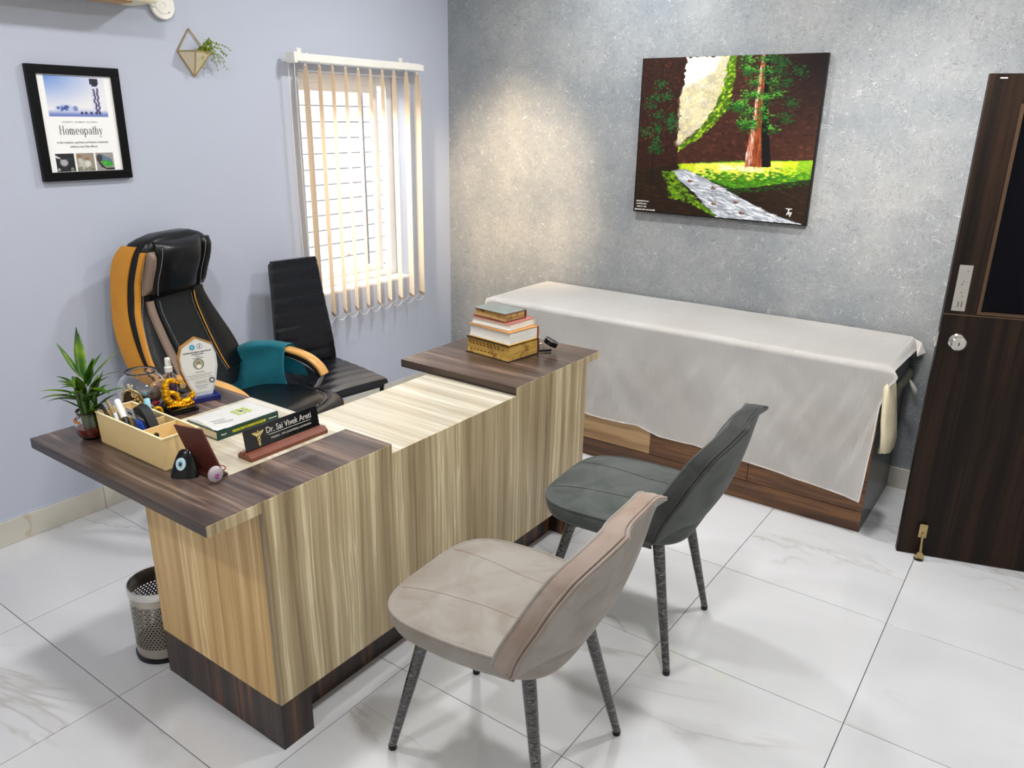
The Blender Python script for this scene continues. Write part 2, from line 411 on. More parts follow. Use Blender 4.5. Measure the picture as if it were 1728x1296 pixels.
# numpy painter ---------------------------------------------------------------
class Canvas:
    def __init__(s, nx, ny, asp, col):
        s.nx, s.ny = nx, ny
        s.U, s.V = np.meshgrid((np.arange(nx)+.5)/nx, (np.arange(ny)+.5)/ny)
        s.asp = asp
        s.A = np.zeros((ny, nx, 3)); s.A[:] = col
        s.rg = np.random.default_rng(3)
    def put(s, mask, col, a=1.0):
        mk = (mask*a)[..., None]; s.A = s.A*(1-mk)+np.array(col, float)*mk
    def poly(s, pts, jitter=0):
        U, V = s.U, s.V
        if jitter:
            U = U+s.noise(jitter, .012); V = V+s.noise(jitter, .012)
        ins = np.zeros_like(U, bool); n = len(pts)
        for i in range(n):
            x0, y0 = pts[i]; x1, y1 = pts[(i+1) % n]
            if y0 == y1: continue
            c = ((y0 > V) != (y1 > V)) & (U < (x1-x0)*(V-y0)/(y1-y0)+x0)
            ins ^= c
        return ins.astype(float)
    def noise(s, cells, amp):
        g = s.rg.random((cells+2, int(cells*s.asp)+3))*2-1
        u = s.U*cells*s.asp; v = s.V*cells
        i = u.astype(int); j = v.astype(int); fu = u-i; fv = v-j
        return amp*((g[j, i]*(1-fu)+g[j, i+1]*fu)*(1-fv)+(g[j+1, i]*(1-fu)+g[j+1, i+1]*fu)*fv)
    def dab(s, u, v, ru, rv, col, a=0.8, ang=0):
        ca, sa = cos(ang), sin(ang)
        du = (s.U-u)*s.asp; dv = s.V-v
        x = du*ca+dv*sa; y = -du*sa+dv*ca
        d = (x/(ru*s.asp))**2+(y/rv)**2
        s.put(np.clip(1.6-1.6*d, 0, 1), col, a)
    def mesh(s, name, fn, srgb=True):
        nx, ny = s.nx, s.ny
        A = np.clip(s.A, 0, 255)/255
        A = np.where(A <= 0.04045, A/12.92, ((A+0.055)/1.055)**2.4)
        gx, gy = np.meshgrid(np.arange(nx+1)/nx, np.arange(ny+1)/ny)
        P = np.array([fn(a, b) for a, b in zip(gx.ravel(), gy.ravel())])
        me = bpy.data.meshes.new(name)
        i, j = np.meshgrid(np.arange(nx), np.arange(ny)); k = (j*(nx+1)+i).ravel()
        faces = np.stack([k, k+1, k+nx+2, k+nx+1], 1)
        me.from_pydata(P.tolist(), [], faces.tolist())
        at = me.color_attributes.new('paint', 'FLOAT_COLOR', 'CORNER')
        colr = np.ones((nx*ny, 4, 4)); colr[..., :3] = A.reshape(-1, 1, 3)
        at.data.foreach_set('color', colr.ravel())
        return me

# ================================================================= ROOM
XW, YB, ZC = 3.87, -5.4, 2.75
fl = obj('floor', boxm(0, XW, YB, 0, -0.06, -0.004), M['grout'], kind='structure')
T = 0.6023; g = 0.0012
tb = B(); box(tb, g, T-g, g, T-g, -0.006, 0, 0.0008, 1)
tile0 = obj('tile', tb, M['marble'], fl)
nx_ = int(XW/T)+1
for i in range(nx_):
    for j in range(9):
        x0 = i*T; y0 = -(j+1)*T
        if i == nx_-1:
            if y0 < -5.5: continue
            t_ = obj('tile', boxm(x0+g, XW-g, y0+g, y0+T-g, -0.006, 0, bev=0.0008, seg=1), M['marble'], fl)
            continue
        if i == 0 and j == 0:
            t_ = tile0
        else:
            t_ = tile0.copy(); C.objects.link(t_); t_.parent = fl
        t_.location = (x0, y0, 0)
obj('ceiling', boxm(-0.2, XW+0.15, YB-0.15, 0.15, ZC, ZC+0.1), M['ceil'], kind='structure')
obj('wall_grey', boxm(0, XW+0.15, 0, 0.15, -0.06, ZC), M['wall_grey'], kind='structure')
obj('wall_right', boxm(XW, XW+0.15, YB, 0, -0.06, ZC), M['white_wall'], kind='structure')
obj('wall_back', boxm(-0.2, XW+0.15, YB-0.15, YB, -0.06, ZC), M['white_wall'], kind='structure')
WY0, WY1, WZ0, WZ1 = -1.155, -0.375, 0.735, 1.885
bm = B()
box(bm, -0.2, 0, YB, WY0, -0.06, ZC); box(bm, -0.2, 0, WY1, 0.15, -0.06, ZC)
box(bm, -0.2, 0, WY0, WY1, -0.06, WZ0); box(bm, -0.2, 0, WY0, WY1, WZ1, ZC)
obj('wall_blue', bm, M['wall_blue'], kind='structure')
# skirting
bl = obj('baseboard_left', boxm(0.0, 0.006, YB, 0, 0.0, 0.112), M['wall_blue'], kind='structure')
bb = B(); box(bb, 0.002, 0.012, g, T-g, 0.0005, 0.104, 0.001, 1)
s0 = None
for j in range(9):
    if s0 is None: s0 = o = obj('tile', bb, M['skirt'], bl)
    else: o = s0.copy(); C.objects.link(o); o.parent = bl
    o.location = (0, -(j+1)*T, 0)
bgd = obj('baseboard_grey', boxm(0.0, XW, -0.006, 0, 0.0, 0.112), M['wall_grey'], kind='structure')
bb = B(); box(bb, g, T-g, -0.012, -0.002, 0.0005, 0.104, 0.001, 1)
s0 = None
for i in range(6):
    if s0 is None: s0 = o = obj('tile', bb, M['skirt'], bgd)
    else: o = s0.copy(); C.objects.link(o); o.parent = bgd
    o.location = (i*T+0.012, 0, 0)
# window
win = obj('window_1', boxm(-0.2, -0.004, WY0, WY1, WZ0-0.02, WZ0+0.012, bev=0.003), M['upvc'], kind='structure', label='white stone window sill')
fr = B(); x0, x1 = -0.17, -0.12
for a in ((WY0, WY0+0.045, WZ0+0.012, WZ1), (WY1-0.045, WY1, WZ0+0.012, WZ1), (WY0+0.045, WY1-0.045, WZ1-0.05, WZ1), (WY0+0.045, WY1-0.045, WZ0+0.012, WZ0+0.055)):
    box(fr, x0, x1, *a, bev=0.003)
obj('window_frame', fr, M['upvc'], win)
fr = B()
for a in ((WY0+0.045, WY0+0.085, WZ0+0.055, WZ1-0.05), (-0.52, -0.48, WZ0+0.055, WZ1-0.05)):
    box(fr, -0.155, -0.13, *a, bev=0.003)
box(fr, -0.155, -0.13, WY0+0.085, -0.52, WZ1-0.09, WZ1-0.05, bev=0.003); box(fr, -0.155, -0.13, WY0+0.085, -0.52, WZ0+0.055, WZ0+0.09, bev=0.003)
obj('sash', fr, M['upvc'], win)
obj('pane', boxm(-0.146, -0.142, WY0+0.085, -0.52, WZ0+0.09, WZ1-0.09), M['pane'], win)
obj('pane', boxm(-0.166, -0.162, -0.48, WY1-0.045, WZ0+0.055, WZ1-0.05), M['pane'], win)
gm = mat('grey painted grille', (92, 94, 104), 0.5)
for k in range(13):
    z = WZ0+0.07+k*0.0835
    bmg = B(); cyl(bmg, (-0.185, WY0+0.01, z), (-0.185, WY1-0.01, z), 0.0038, seg=6)
    obj('grille_bar', bmg, gm, win)
bmg = B(); cyl(bmg, (-0.19, -0.545, WZ0+0.02), (-0.19, -0.545, WZ1-0.005), 0.006, seg=8); obj('grille_rod', bmg, gm, win)
bmg = B(); cyl(bmg, (-0.118, -0.80, 0.905), (-0.108, -0.78, 0.915), 0.006, seg=8); ball(bmg, (-0.108, -0.78, 0.915), 0.008); obj('latch', bmg, M['steel'], win)

# ---------------------------------------------------------------- vertical blinds
slat_m = bpy.data.materials.new('cream blind fabric'); slat_m.use_nodes = True
nt = slat_m.node_tree; b = nt.nodes['Principled BSDF']; b.inputs['Base Color'].default_value = hexc(246, 236, 218); b.inputs['Roughness'].default_value = 0.8
tr = nt.nodes.new('ShaderNodeBsdfTranslucent'); tr.inputs[0].default_value = hexc(255, 236, 204)
mx = nt.nodes.new('ShaderNodeMixShader'); mx.inputs[0].default_value = 0.4
nz = nt.nodes.new('ShaderNodeTexNoise'); nz.inputs['Scale'].default_value = 400; bp = nt.nodes.new('ShaderNodeBump'); bp.inputs['Strength'].default_value = 0.1
nt.links.new(nz.outputs[0], bp.inputs['Height']); nt.links.new(bp.outputs[0], b.inputs['Normal'])
nt.links.new(b.outputs[0], mx.inputs[1]); nt.links.new(tr.outputs[0], mx.inputs[2]); nt.links.new(mx.outputs[0], nt.nodes['Material Output'].inputs[0])
bld = thing('vertical_blinds', 'cream vertical blinds hanging open in front of the barred window', 'blinds', (0.03, -0.78, 1.93))
bm = B(); box(bm, 0.055, 0.1, -1.235, -0.332, 1.918, 1.95, 0.003); box(bm, 0.06, 0.075, -1.235, -0.332, 1.95, 1.956)
obj('head_rail', bm, M['white'], bld, world=True)
obj('end_cap', boxm(0.045, 0.108, -1.258, -1.235, 1.908, 1.958, bev=0.006), M['white'], bld, world=True)
for y in (-1.14, -0.42):
    bm = B(); box(bm, 0.0, 0.06, y-0.014, y+0.014, 1.952, 1.956); box(bm, 0.0, 0.004, y-0.014, y+0.014, 1.93, 1.985); cyl(bm, (0.055, y, 1.95), (0.055, y, 1.962), 0.006, seg=8)
    obj('bracket', bm, M['white'], bld, world=True)
def slat(y, top, bot, ang):
    bm = B(); W = 0.089; R = []
    for z, k in ((top, .55), (top-0.03, .75), (top-0.07, 1), (bot+0.03, 1), (bot, 1)):
        ring = []
        for s in (-1, -0.5, 0, 0.5, 1):
            cx = s*W/2*k; c = 0.006*(1-s*s)
            ring.append((0.078+cx*cos(ang)-c*sin(ang), y+cx*sin(ang)+c*cos(ang), z))
        ring2 = [(p[0]-0.0008*sin(ang), p[1]+0.0008*cos(ang), p[2]) for p in reversed(ring)]
        R.append(ring+ring2)
    loft(bm, R); return bm
wt = mat('blind weight', (150, 132, 112), 0.5)
bots = [0.635]*10
ys = [-1.17, -1.083, -0.997, -0.91, -0.822, -0.735, -0.646, -0.556, -0.458, -0.368]
angs = [radians(a) for a in (-22, -28, -30, -32, -33, -33, -32, -30, -28, -26)]
for y, a in zip(ys, angs):
    s = obj('slat', slat(y, 1.905, 0.642, a), slat_m, bld, smooth=60, world=True)
    bm = B(); box(bm, -0.042, 0.042, -0.002, 0.002, 0, 0.018)
    for v in bm.verts:
        x_, y_ = v.co.x, v.co.y; v.co = Vector((0.078+x_*cos(a)-y_*sin(a), y+x_*sin(a)+y_*cos(a), 0.636+v.co.z))
    obj('weight', bm, wt, s, world=False)
    bm = B(); cyl(bm, (0.078, y, 1.9), (0.078, y, 1.922), 0.004, seg=6); obj('hanger', bm, M['white'], s)
for sx in (-0.038, 0.038):
    for k in range(9):
        pts = []
        for i in range(9):
            t = i/8; ya = ys[k]+sx*sin(angs[k]); yb = ys[k+1]+sx*sin(angs[k+1])
            pts.append((0.078+sx*0.95, ya+(yb-ya)*t, 0.645-0.03*(4*t*(1-t))))
        bm = B(); tube(bm, pts, 0.0011, 5); obj('bead_chain', bm, M['white'], bld, world=True)
for dx, zb in ((0.05, 0.72), (0.095, 0.70)):
    bm = B(); tube(bm, [(dx, -1.25, 1.91), (dx, -1.248, 1.3), (dx+0.005, -1.235, zb)], 0.0016, 5); obj('cord', bm, M['white'], bld, world=True)
bm = B(); tube(bm, catmull([(0.055, -1.235, 0.72), (0.06, -1.2, 0.66), (0.08, -1.18, 0.66), (0.1, -1.235, 0.70)], 5), 0.0016, 5); obj('cord', bm, M['white'], bld, world=True)
obj('cord_weight', boxm(0.085, 0.105, -1.245, -1.225, 0.62, 0.70, bev=0.004), M['white'], bld, world=True)

# ---------------------------------------------------------------- air conditioner + cover
ac = thing('air_conditioner', 'cream wall mounted air conditioner cut off by the top of the picture', 'air conditioner', (0, -2.4, 2.08))
acm = mat('cream plastic', (238, 226, 192), 0.4)
bm = B(); box(bm, 0.003, 0.2, -2.85, -1.975, 2.076, 2.35, 0.02, 3); obj('casing', bm, acm, ac, world=True)
obj('louvre', boxm(0.07, 0.17, -2.78, -2.07, 2.07, 2.08, bev=0.003), mat('amber louvre', (190, 146, 92), 0.4), ac, world=True)
cv = thing('pipe_cover', 'round white disc on the blue wall beside the air conditioner', 'wall cover', (0.0, -1.852, 2.095))
bm = B()
for r, d in ((0.055, 0.02),):
    loft(bm, [[(x, r_*cos(2*pi*i/32), r_*sin(2*pi*i/32)) for i in range(32)] for r_, x in ((0.05, 0.002), (0.055, 0.01), (0.055, 0.018), (0.052, 0.022), (0.035, 0.021), (0.033, 0.0235), (0.012, 0.024), (0.011, 0.021))])
obj('disc', bm, M['white'], cv, smooth=35)
bm = B(); tube(bm, [(0.012, -0.03, -0.012), (0.03, -0.06, 0.0), (0.05, -0.122, 0.01)], 0.008, 8); obj('pipe', bm, M['white'], cv, smooth=True)
bm = B(); ball(bm, (0.024, 0.022, -0.026), 0.003); obj('screw', bm, M['steel'], cv)

# ---------------------------------------------------------------- wall planter
pl = thing('wall_planter', 'gold framed triangular wall planter with a small trailing plant', 'planter', (0.0, -1.73, 1.92))
gw = M['gold_wire']
top = (0.006, -1.735, 2.018); Lf = (0.006, -1.80, 1.925); Rt = (0.006, -1.66, 1.925); bt = (0.006, -1.73, 1.825); FL = (0.09, -1.768, 1.925); FR = (0.09, -1.692, 1.925)
bm = B()
for a, c_ in ((top, Lf), (top, Rt), (Lf, bt), (Rt, bt), (Lf, FL), (Rt, FR), (FL, FR), (FL, bt), (FR, bt), (Lf, Rt)):
    tube(bm, [a, c_], 0.0028, 6)
obj('wire_frame', bm, gw, pl, world=True)
bm = B()
def solid(bm, pts, d=0.002):
    vs = [bm.verts.new(p) for p in pts]; return vs
Vv = [Vector(p) for p in (Lf, FL, FR, Rt, bt)]
vs = [bm.verts.new(p) for p in Vv]; vi = [bm.verts.new(p+(Vector((0.035, -1.73, 1.915))-p)*0.06+Vector((0, 0, 0.004))*0) for p in Vv]
for a, c_ in ((0, 1), (1, 2), (2, 3), (3, 0)):
    bm.faces.new((vs[a], vs[c_], vs[4])); bm.faces.new((vi[c_], vi[a], vi[4])); bm.faces.new((vs[c_], vs[a], vi[a], vi[c_]))
obj('vessel', bm, mat('cream ceramic', (226, 212, 180), 0.5), pl, world=True)
leafm = mat('fresh green leaf', (142, 162, 44), 0.5, vary=(30, 0.4))
bm = B(); rg = random.Random(5)
def small_leaf(bm, p, d, L, W, nrm=None):
    d = Vector(d).normalized(); s = d.cross(Vector((0.3, 0.2, 1))).normalized(); n = s.cross(d)
    p = Vector(p)
    vs = [bm.verts.new(q) for q in (p, p+d*L*0.5+s*W*0.5+n*L*0.05, p+d*L-n*L*0.1, p+d*L*0.5-s*W*0.5+n*L*0.05, p+d*L*0.5-n*L*0.06)]
    bm.faces.new((vs[0], vs[1], vs[4])); bm.faces.new((vs[1], vs[2], vs[4])); bm.faces.new((vs[2], vs[3], vs[4])); bm.faces.new((vs[3], vs[0], vs[4]))
stm = B()
for k in range(22):
    a0 = Vector((0.05+rg.uniform(-.02, .02), -1.70+rg.uniform(-.025, .02), 1.93))
    e = a0+Vector((rg.uniform(-0.02, .055), rg.uniform(-0.03, 0.1), rg.uniform(-0.075, 0.04)))
    mid = (a0+e)/2+Vector((0.01, 0, 0.025))
    pts = catmull([a0, mid, e], 4); tube(stm, pts, 0.0008, 4)
    for q in pts[1:]:
        for _ in range(3):
            small_leaf(bm, q, (rg.uniform(-1, 1), rg.uniform(-1, 1), rg.uniform(-.8, .8)), rg.uniform(.008, .014), .007)
obj('foliage', bm, leafm, pl, kind='stuff', world=True); obj('stem', stm, leafm, pl, world=True)

# ---------------------------------------------------------------- framed poster
pf = thing('framed_poster', 'black framed medical poster with blue bottle photo on blue wall', 'poster', (0.0, -2.26, 1.63))
fm = mat('black satin frame', (4, 4, 7), 0.45, spec=0.2)
Y0, Y1, Z0, Z1 = -2.4355, -2.0827, 1.4147, 1.8387
bm = B(); e = 0.033
for a in ((Y0, Y1, Z1-e, Z1), (Y0, Y1, Z0, Z0+e), (Y0, Y0+e, Z0+e, Z1-e), (Y1-e, Y1, Z0+e, Z1-e)): box(bm, 0.001, 0.024, *a, bev=0.002)
obj('frame', bm, fm, pf, world=True)
obj('sheet', boxm(0.002, 0.014, Y0+e, Y1-e, Z0+e, Z1-e), M['paper'], pf, world=True)
PX = 0.0145
cvs = Canvas(96, 62, 1.55, (236, 234, 238))
dd = np.clip(1-np.hypot(cvs.U*0.9, (1-cvs.V)*1.1)*1.0, 0, 1)**1.3; cvs.put(dd, (104, 142, 214), 1)
cvs.put(np.clip((0.17-cvs.V)/0.12, 0, 1), (92, 112, 186), 0.85)
cvs.put(np.clip(1-np.hypot((cvs.U-.55)/.35, (cvs.V-.15)/.08), 0, 1), (196, 204, 232), .7)
nv = (36, 40, 84)
cvs.put(cvs.poly([(0.755, .8), (0.755, .95), (0.90, .95), (0.90, .8)]), (24, 28, 50)); cvs.put(cvs.poly([(0.78, .76), (0.78, .8), (0.88, .8), (0.88, .76)]), nv)
cvs.put(cvs.poly([(0.755, .14), (0.755, .72), (0.89, .72), (0.89, .14)]), (214, 216, 232), .8)
rg2 = random.Random(2)
for k in range(34): cvs.dab((0.79, .845)[k % 2]+rg2.random()*0.03, 0.13+k*0.0172, .020, .030, (48+rg2.randint(-14, 24), 50, 98), .9)
for u in (.55, .62, .71, .8, .86): cvs.dab(u, .085+.01*rg2.random(), .028, .042, nv, .95)
cvs.dab(.28, .2, .19, .12, (176, 192, 226), .8)
for k in range(14): cvs.dab(0.15+rg2.random()*0.2, 0.16+rg2.random()*0.09, .025, .036, (64, 84, 150), .85)
cvs.dab(.45, .2, .05, .08, (88, 104, 168), .7)
ya, yb, za, zb_ = -2.375, -2.146, 1.654, 1.803
obj('photo', cvs.mesh('photo', lambda u, v: (PX, ya+u*(yb-ya), za+v*(zb_-za))), M['print'], pf, world=True)
def thumb(kind):
    c = Canvas(30, 30, 1, (20, 22, 28)); q = random.Random(kind)
    if kind == 0:
        c.dab(.42, .5, .26, .24, (206, 208, 210)); c.put(c.poly([(0, .8), (.3, .62), (.33, .7), (0, .92)]), (222, 222, 222)); c.put(c.poly([(.1, .72), (.9, .72), (.9, .66), (.1, .66)]), (52, 56, 66)); c.dab(.1, .12, .1, .1, (214, 214, 214)); c.dab(.82, .1, .1, .14, (224, 224, 224)); c.dab(.82, .1, .05, .08, (26, 26, 26))
    elif kind == 1:
        c.put(np.ones_like(c.U), (150, 140, 126)); c.dab(.4, .35, .4, .3, (196, 198, 188)); c.dab(.18, .82, .16, .12, (152, 96, 58)); c.dab(.6, .68, .15, .1, (160, 100, 62)); c.dab(.2, .6, .16, .16, (206, 206, 196)); c.dab(.62, .42, .2, .2, (220, 224, 214))
        for _ in range(14): c.dab(q.random(), q.random()*.22, .05, .05, (74, 88, 52), .8)
    else:
        c.put(np.ones_like(c.U), (156, 150, 146)); c.put(c.poly([(.3, .95), (.9, .62), (.9, .4), (.3, .5)]), (96, 116, 140)); c.dab(.2, .7, .2, .26, (34, 30, 30)); c.put(c.poly([(0, .7), (.25, .2), (.6, .02), (1, .05), (1, .12), (.5, .15)]), (20, 22, 22)); c.dab(.62, .38, .38, .2, (44, 158, 40), .95, -.25); c.dab(.5, .42, .14, .06, (90, 200, 70), .8)
    return c
for k, (u0, u1) in enumerate(((-2.378, -2.307), (-2.299, -2.229), (-2.222, -2.150))):
    obj('photo', thumb(k).mesh('photo', lambda u, v: (PX, u0+u*(u1-u0), 1.449+v*0.068)), M['print'], pf, world=True)
ink = mat('dark grey ink', (60, 60, 66), 0.6)
RY, UZ = (0, 1, 0), (0, 0, 1)
text(pf, 'S H A N T I   H O M E O   G L O B A L', (PX, -2.262, 1.634), RY, UZ, 0.138, ink, height=.0052, bold=0.008)
text(pf, 'is the simplest, quickest and fastest treatment', (PX, -2.262, 1.5575), RY, UZ, 0.2, ink)
text(pf, 'without any Side-effects', (PX, -2.262, 1.5415), RY, UZ, 0.108, ink)
def didone():
    bm = B(); st, hr = 0.17, 0.045
    def R(x0, x1, y0, y1):
        vs = [bm.verts.new((a, b_, 0)) for a, b_ in ((x0, y0), (x1, y0), (x1, y1), (x0, y1))]; bm.faces.new(vs)
    def ring(cx, cy, rx, ry, tx, ty, a0=0, a1=360, n=28):
        p = []
        for i in range(n+1):
            a = radians(a0+(a1-a0)*i/n); p.append((bm.verts.new((cx+rx*cos(a), cy+ry*sin(a), 0)), bm.verts.new((cx+(rx-tx)*cos(a), cy+(ry-ty)*sin(a), 0))))
        for q, r__ in zip(p, p[1:]): bm.faces.new((q[0], r__[0], r__[1], q[1]))
    def stem(x, y0, y1, s0=1, s1=0.5):
        R(x, x+st, y0, y1)
        if s0: R(x-.1*s0, x+st+.1*s0, y0, y0+hr)
        if s1: R(x-.1*(1 if s1 == 1 else 1), x+(st+.1 if s1 == 1 else st), y1-hr, y1)
    x = 0; stem(x, 0, 1.5, 1, 1); stem(x+.75, 0, 1.5, 1, 1); R(x+st, x+.75, .75, .75+hr); x += 1.22
    ring(x+.42, .5, .42, .52, .19, .05); x += 1.05
    def arch(x, w): ring(x+w/2+st/2, .62, w/2+st/2, .39, st*.9, .06, 0, 180, 16); R(x+w, x+w+st, 0, .64); R(x+w-.1, x+w+st+.1, 0, hr)
    stem(x, 0, 1, 1, .5); arch(x, .45); arch(x+.45, .45); x += 1.35
    ring(x+.4, .5, .4, .52, .18, .05, 0, 315); R(x+.15, x+.75, .5, .5+hr); x += 1.0
    ring(x+.42, .5, .42, .52, .19, .05); x += 1.05
    stem(x, -.5, 1, 1, .5); ring(x+.45, .5, .42, .52, .19, .05, -140, 140); x += 1.1
    R(x+.5, x+.5+st, 0, .7); ring(x+.35, .68, .32, .34, .16, .05, 0, 170, 14); ring(x+.3, .27, .3, .29, .14, .04, 20, 330); R(x+.5, x+.78, 0, hr); x += .95
    R(x+.1, x+.1+st, 0.1, 1.35); R(x-.08, x+.45, 1-hr, 1); ring(x+.28, .13, .18, .15, .08, .05, 180, 350, 10); x += .62
    stem(x, 0, 1.5, 1, .5); arch(x, .5); x += .98
    for i, (a, c_) in enumerate((((x, 1), (x+.35, 0)), ((x+.62, 1), (x+.27, -.25)))):
        wd = st if i == 0 else .06
        vs = [bm.verts.new(q+(0,)) for q in ((a[0], a[1]), (a[0]+wd, a[1]), (c_[0]+wd, c_[1]), (c_[0], c_[1]))]; bm.faces.new(vs)
    R(x-.1, x+.3, 1-hr, 1); R(x+.5, x+.78, 1-hr, 1); ring(x+.17, -.3, .16, .17, .1, .06, 150, 360, 12)
    x += .8
    me = bpy.data.meshes.new('lettering'); bm.to_mesh(me); bm.free()
    s = 0.166/x
    for v in me.vertices: v.co = Vector(((v.co.x-x/2)*s, (v.co.y-0.5)*s*1.3, 0.0003))
    return me
obj('lettering', place_mesh(didone(), (PX+0.0003, -2.262, 1.5985), RY, UZ), ink, pf, world=True)

# ---------------------------------------------------------------- painting
pt = thing('canvas_painting', 'forest stream painting on unframed canvas hanging on grey wall', 'painting', (1.77, 0, 1.59))
px0, px1, pz0, pz1 = 1.316, 2.231, 1.208, 1.972
obj('canvas', boxm(px0, px1, -0.0295, -0.002, pz0, pz1, bev=0.003), mat('black painted canvas edge', (18, 14, 14), 0.5), pt, world=True)
cv = Canvas(330, 276, 0.915/0.764, (62, 34, 24)); q = random.Random(11)
def rnd(a, b_): return q.uniform(a, b_)
def inpoly(pts, u, v):
    ins = False
    for i in range(len(pts)):
        x0_, y0_ = pts[i]; x1_, y1_ = pts[(i+1) % len(pts)]
        if (y0_ > v) != (y1_ > v) and u < (x1_-x0_)*(v-y0_)/(y1_-y0_)+x0_: ins = not ins
    return ins
def fastdab(u, v, ru, rv, col, a=.8, ang=0):
    i0 = max(0, int((u-ru*1.3)*cv.nx)); i1 = min(cv.nx, int((u+ru*1.3)*cv.nx)+2); j0 = max(0, int((v-rv*1.3)*cv.ny)); j1 = min(cv.ny, int((v+rv*1.3)*cv.ny)+2)
    R_ = max(ru*cv.asp, rv)*1.2
    i0 = max(0, int((u-R_)*cv.nx)); i1 = min(cv.nx, int((u+R_)*cv.nx)+2); j0 = max(0, int((v-R_)*cv.ny)); j1 = min(cv.ny, int((v+R_)*cv.ny)+2)
    if i1 <= i0 or j1 <= j0: return
    U = cv.U[j0:j1, i0:i1]; V = cv.V[j0:j1, i0:i1]; ca, sa = cos(ang), sin(ang); du = (U-u)*cv.asp; dv = V-v
    x = du*ca+dv*sa; y = -du*sa+dv*ca; d = (x/(ru*cv.asp))**2+(y/rv)**2
    mk = (np.clip(1.5-1.5*d, 0, 1)*a)[..., None]
    cv.A[j0:j1, i0:i1] = cv.A[j0:j1, i0:i1]*(1-mk)+np.array(col, float)*mk
def scatter(pts, n, ru, rv, cols, a=.7, ang=0.0, jit=0.3):
    us = [p[0] for p in pts]; vs_ = [p[1] for p in pts]
    for _ in range(n):
        u, v = rnd(min(us), max(us)), rnd(min(vs_), max(vs_))
        if inpoly(pts, u, v):
            c_ = q.choice(cols); k = rnd(.8, 1.2); fastdab(u, v, ru*rnd(.6, 1.3), rv*rnd(.6, 1.3), [x*k for x in c_], a, ang+rnd(-jit, jit))
right = [(.25, .33), (.25, .45), (.52, .62), (.56, 1), (1, 1), (1, .38)]
scatter(right, 1500, .014, .008, [(72, 38, 26), (92, 50, 36), (54, 28, 20), (46, 24, 18)], .6)
cv.put(np.clip((cv.U-.62)/.35, 0, 1)*np.clip((cv.V-.45)/.5, 0, 1), (16, 9, 10), .95)
cliff = [(0, .245), (0, 1), (.269, 1), (.26, .914), (.256, .819), (.255, .686), (.25, .56), (.25, .441), (.252, .291)]
cv.put(cv.poly(cliff), (44, 22, 15))
scatter(cliff, 900, .009, .008, [(54, 27, 16), (30, 16, 11), (66, 33, 18), (44, 22, 14)], .55)
scatter([(.02, .45), (.02, .98), (.24, .98), (.2, .45)], 60, .008, .006, [(130, 58, 20), (106, 46, 18)], .5)
valley = [(.266, 1), (.526, 1), (.485, .882), (.485, .791), (.449, .707), (.388, .601), (.314, .522), (.249, .452), (.252, .599), (.254, .819)]
cv.put(cv.poly(valley, 60), (236, 224, 208))
hill = [(.451, 1), (.526, 1), (.485, .882), (.485, .791), (.449, .707), (.388, .601), (.314, .522), (.249, .452), (.243, .754), (.263, .806), (.353, .856), (.443, .933)]
cv.put(cv.poly(hill, 40), (206, 196, 150))
scatter(hill, 300, .03, .028, [(190, 180, 156), (216, 202, 150), (182, 174, 156), (206, 198, 176)], .35)
scatter(hill, 900, .008, .007, [(220, 204, 140), (232, 220, 168), (190, 178, 140), (214, 204, 176)], .4)
band = [(.542, 1), (.54, .9), (.53, .8), (.52, .7), (.46, .6), (.392, .52), (.3, .455), (.25, .41), (.25, .445), (.326, .51), (.38, .575), (.42, .64), (.455, .7), (.475, .8), (.49, .9), (.5, 1)]
cv.put(cv.poly(band, 40), (62, 92, 16))
scatter(band, 1100, .010, .008, [(122, 160, 22), (92, 134, 18), (150, 186, 34), (66, 104, 18), (170, 196, 50)], .85, .5)
cv.put(cv.poly([(0, 0), (1, 0), (1, .37), (.25, .33), (0, .285)]), (34, 22, 12))
scatter([(0, 0), (1, 0), (1, .3), (0, .28)], 600, .02, .005, [(48, 28, 12), (26, 16, 10), (60, 38, 14)], .5)
grass = [(.258, .334), (.444, .356), (.643, .376), (.998, .391), (.997, .284), (.878, .257), (.717, .217), (.599, .199), (.491, .226), (.36, .287)]
cv.put(cv.poly(grass), (60, 116, 20))
scatter(grass, 1800, .012, .006, [(78, 140, 20), (46, 104, 22), (104, 164, 24)], .7, 0, .15)
for _ in range(1400):
    u = rnd(.27, .998); top_ = .334+(u-.258)*.077
    v = top_-abs(q.gauss(0, .035))
    d = abs(u-.60); c_ = (240, 236, 84) if d < .24 else ((196, 214, 40) if d < .32 else (132, 176, 30))
    if v > .235-.0*(u): fastdab(u, v, .014, .005, [x*rnd(.85, 1.08) for x in c_], .75, rnd(-.1, .1))
for _ in range(160): fastdab(rnd(.5, .74), rnd(.31, .345), .014, .004, (252, 250, 190), .6)
scatter([(.36, .285), (.6, .2), (.72, .215), (.9, .26), (1, .285), (1, .25), (.72, .185), (.6, .165), (.45, .22)], 500, .012, .005, [(36, 84, 20), (28, 66, 18)], .7)
river = [(.234, .288), (.303, .306), (.416, .255), (.548, .19), (.703, .109), (.817, .056), (.936, .02), (1, .003), (.96, 0), (.511, 0), (.46, .063), (.369, .157), (.281, .226)]
cv.put(cv.poly(river), (150, 156, 166))
scatter(river, 1500, .030, .0035, [(232, 234, 238), (206, 210, 216), (120, 128, 138), (176, 182, 190), (244, 245, 247), (150, 156, 166)], .75, -.25, .25)
lbank = [(.161, .28), (.24, .285), (.282, .212), (.373, .127), (.47, .054), (.515, .003), (.434, .046), (.338, .088), (.223, .11), (.207, .196)]
scatter(lbank, 1300, .014, .006, [(98, 142, 18), (70, 112, 16), (128, 170, 24), (50, 84, 14)], .85, -.2)
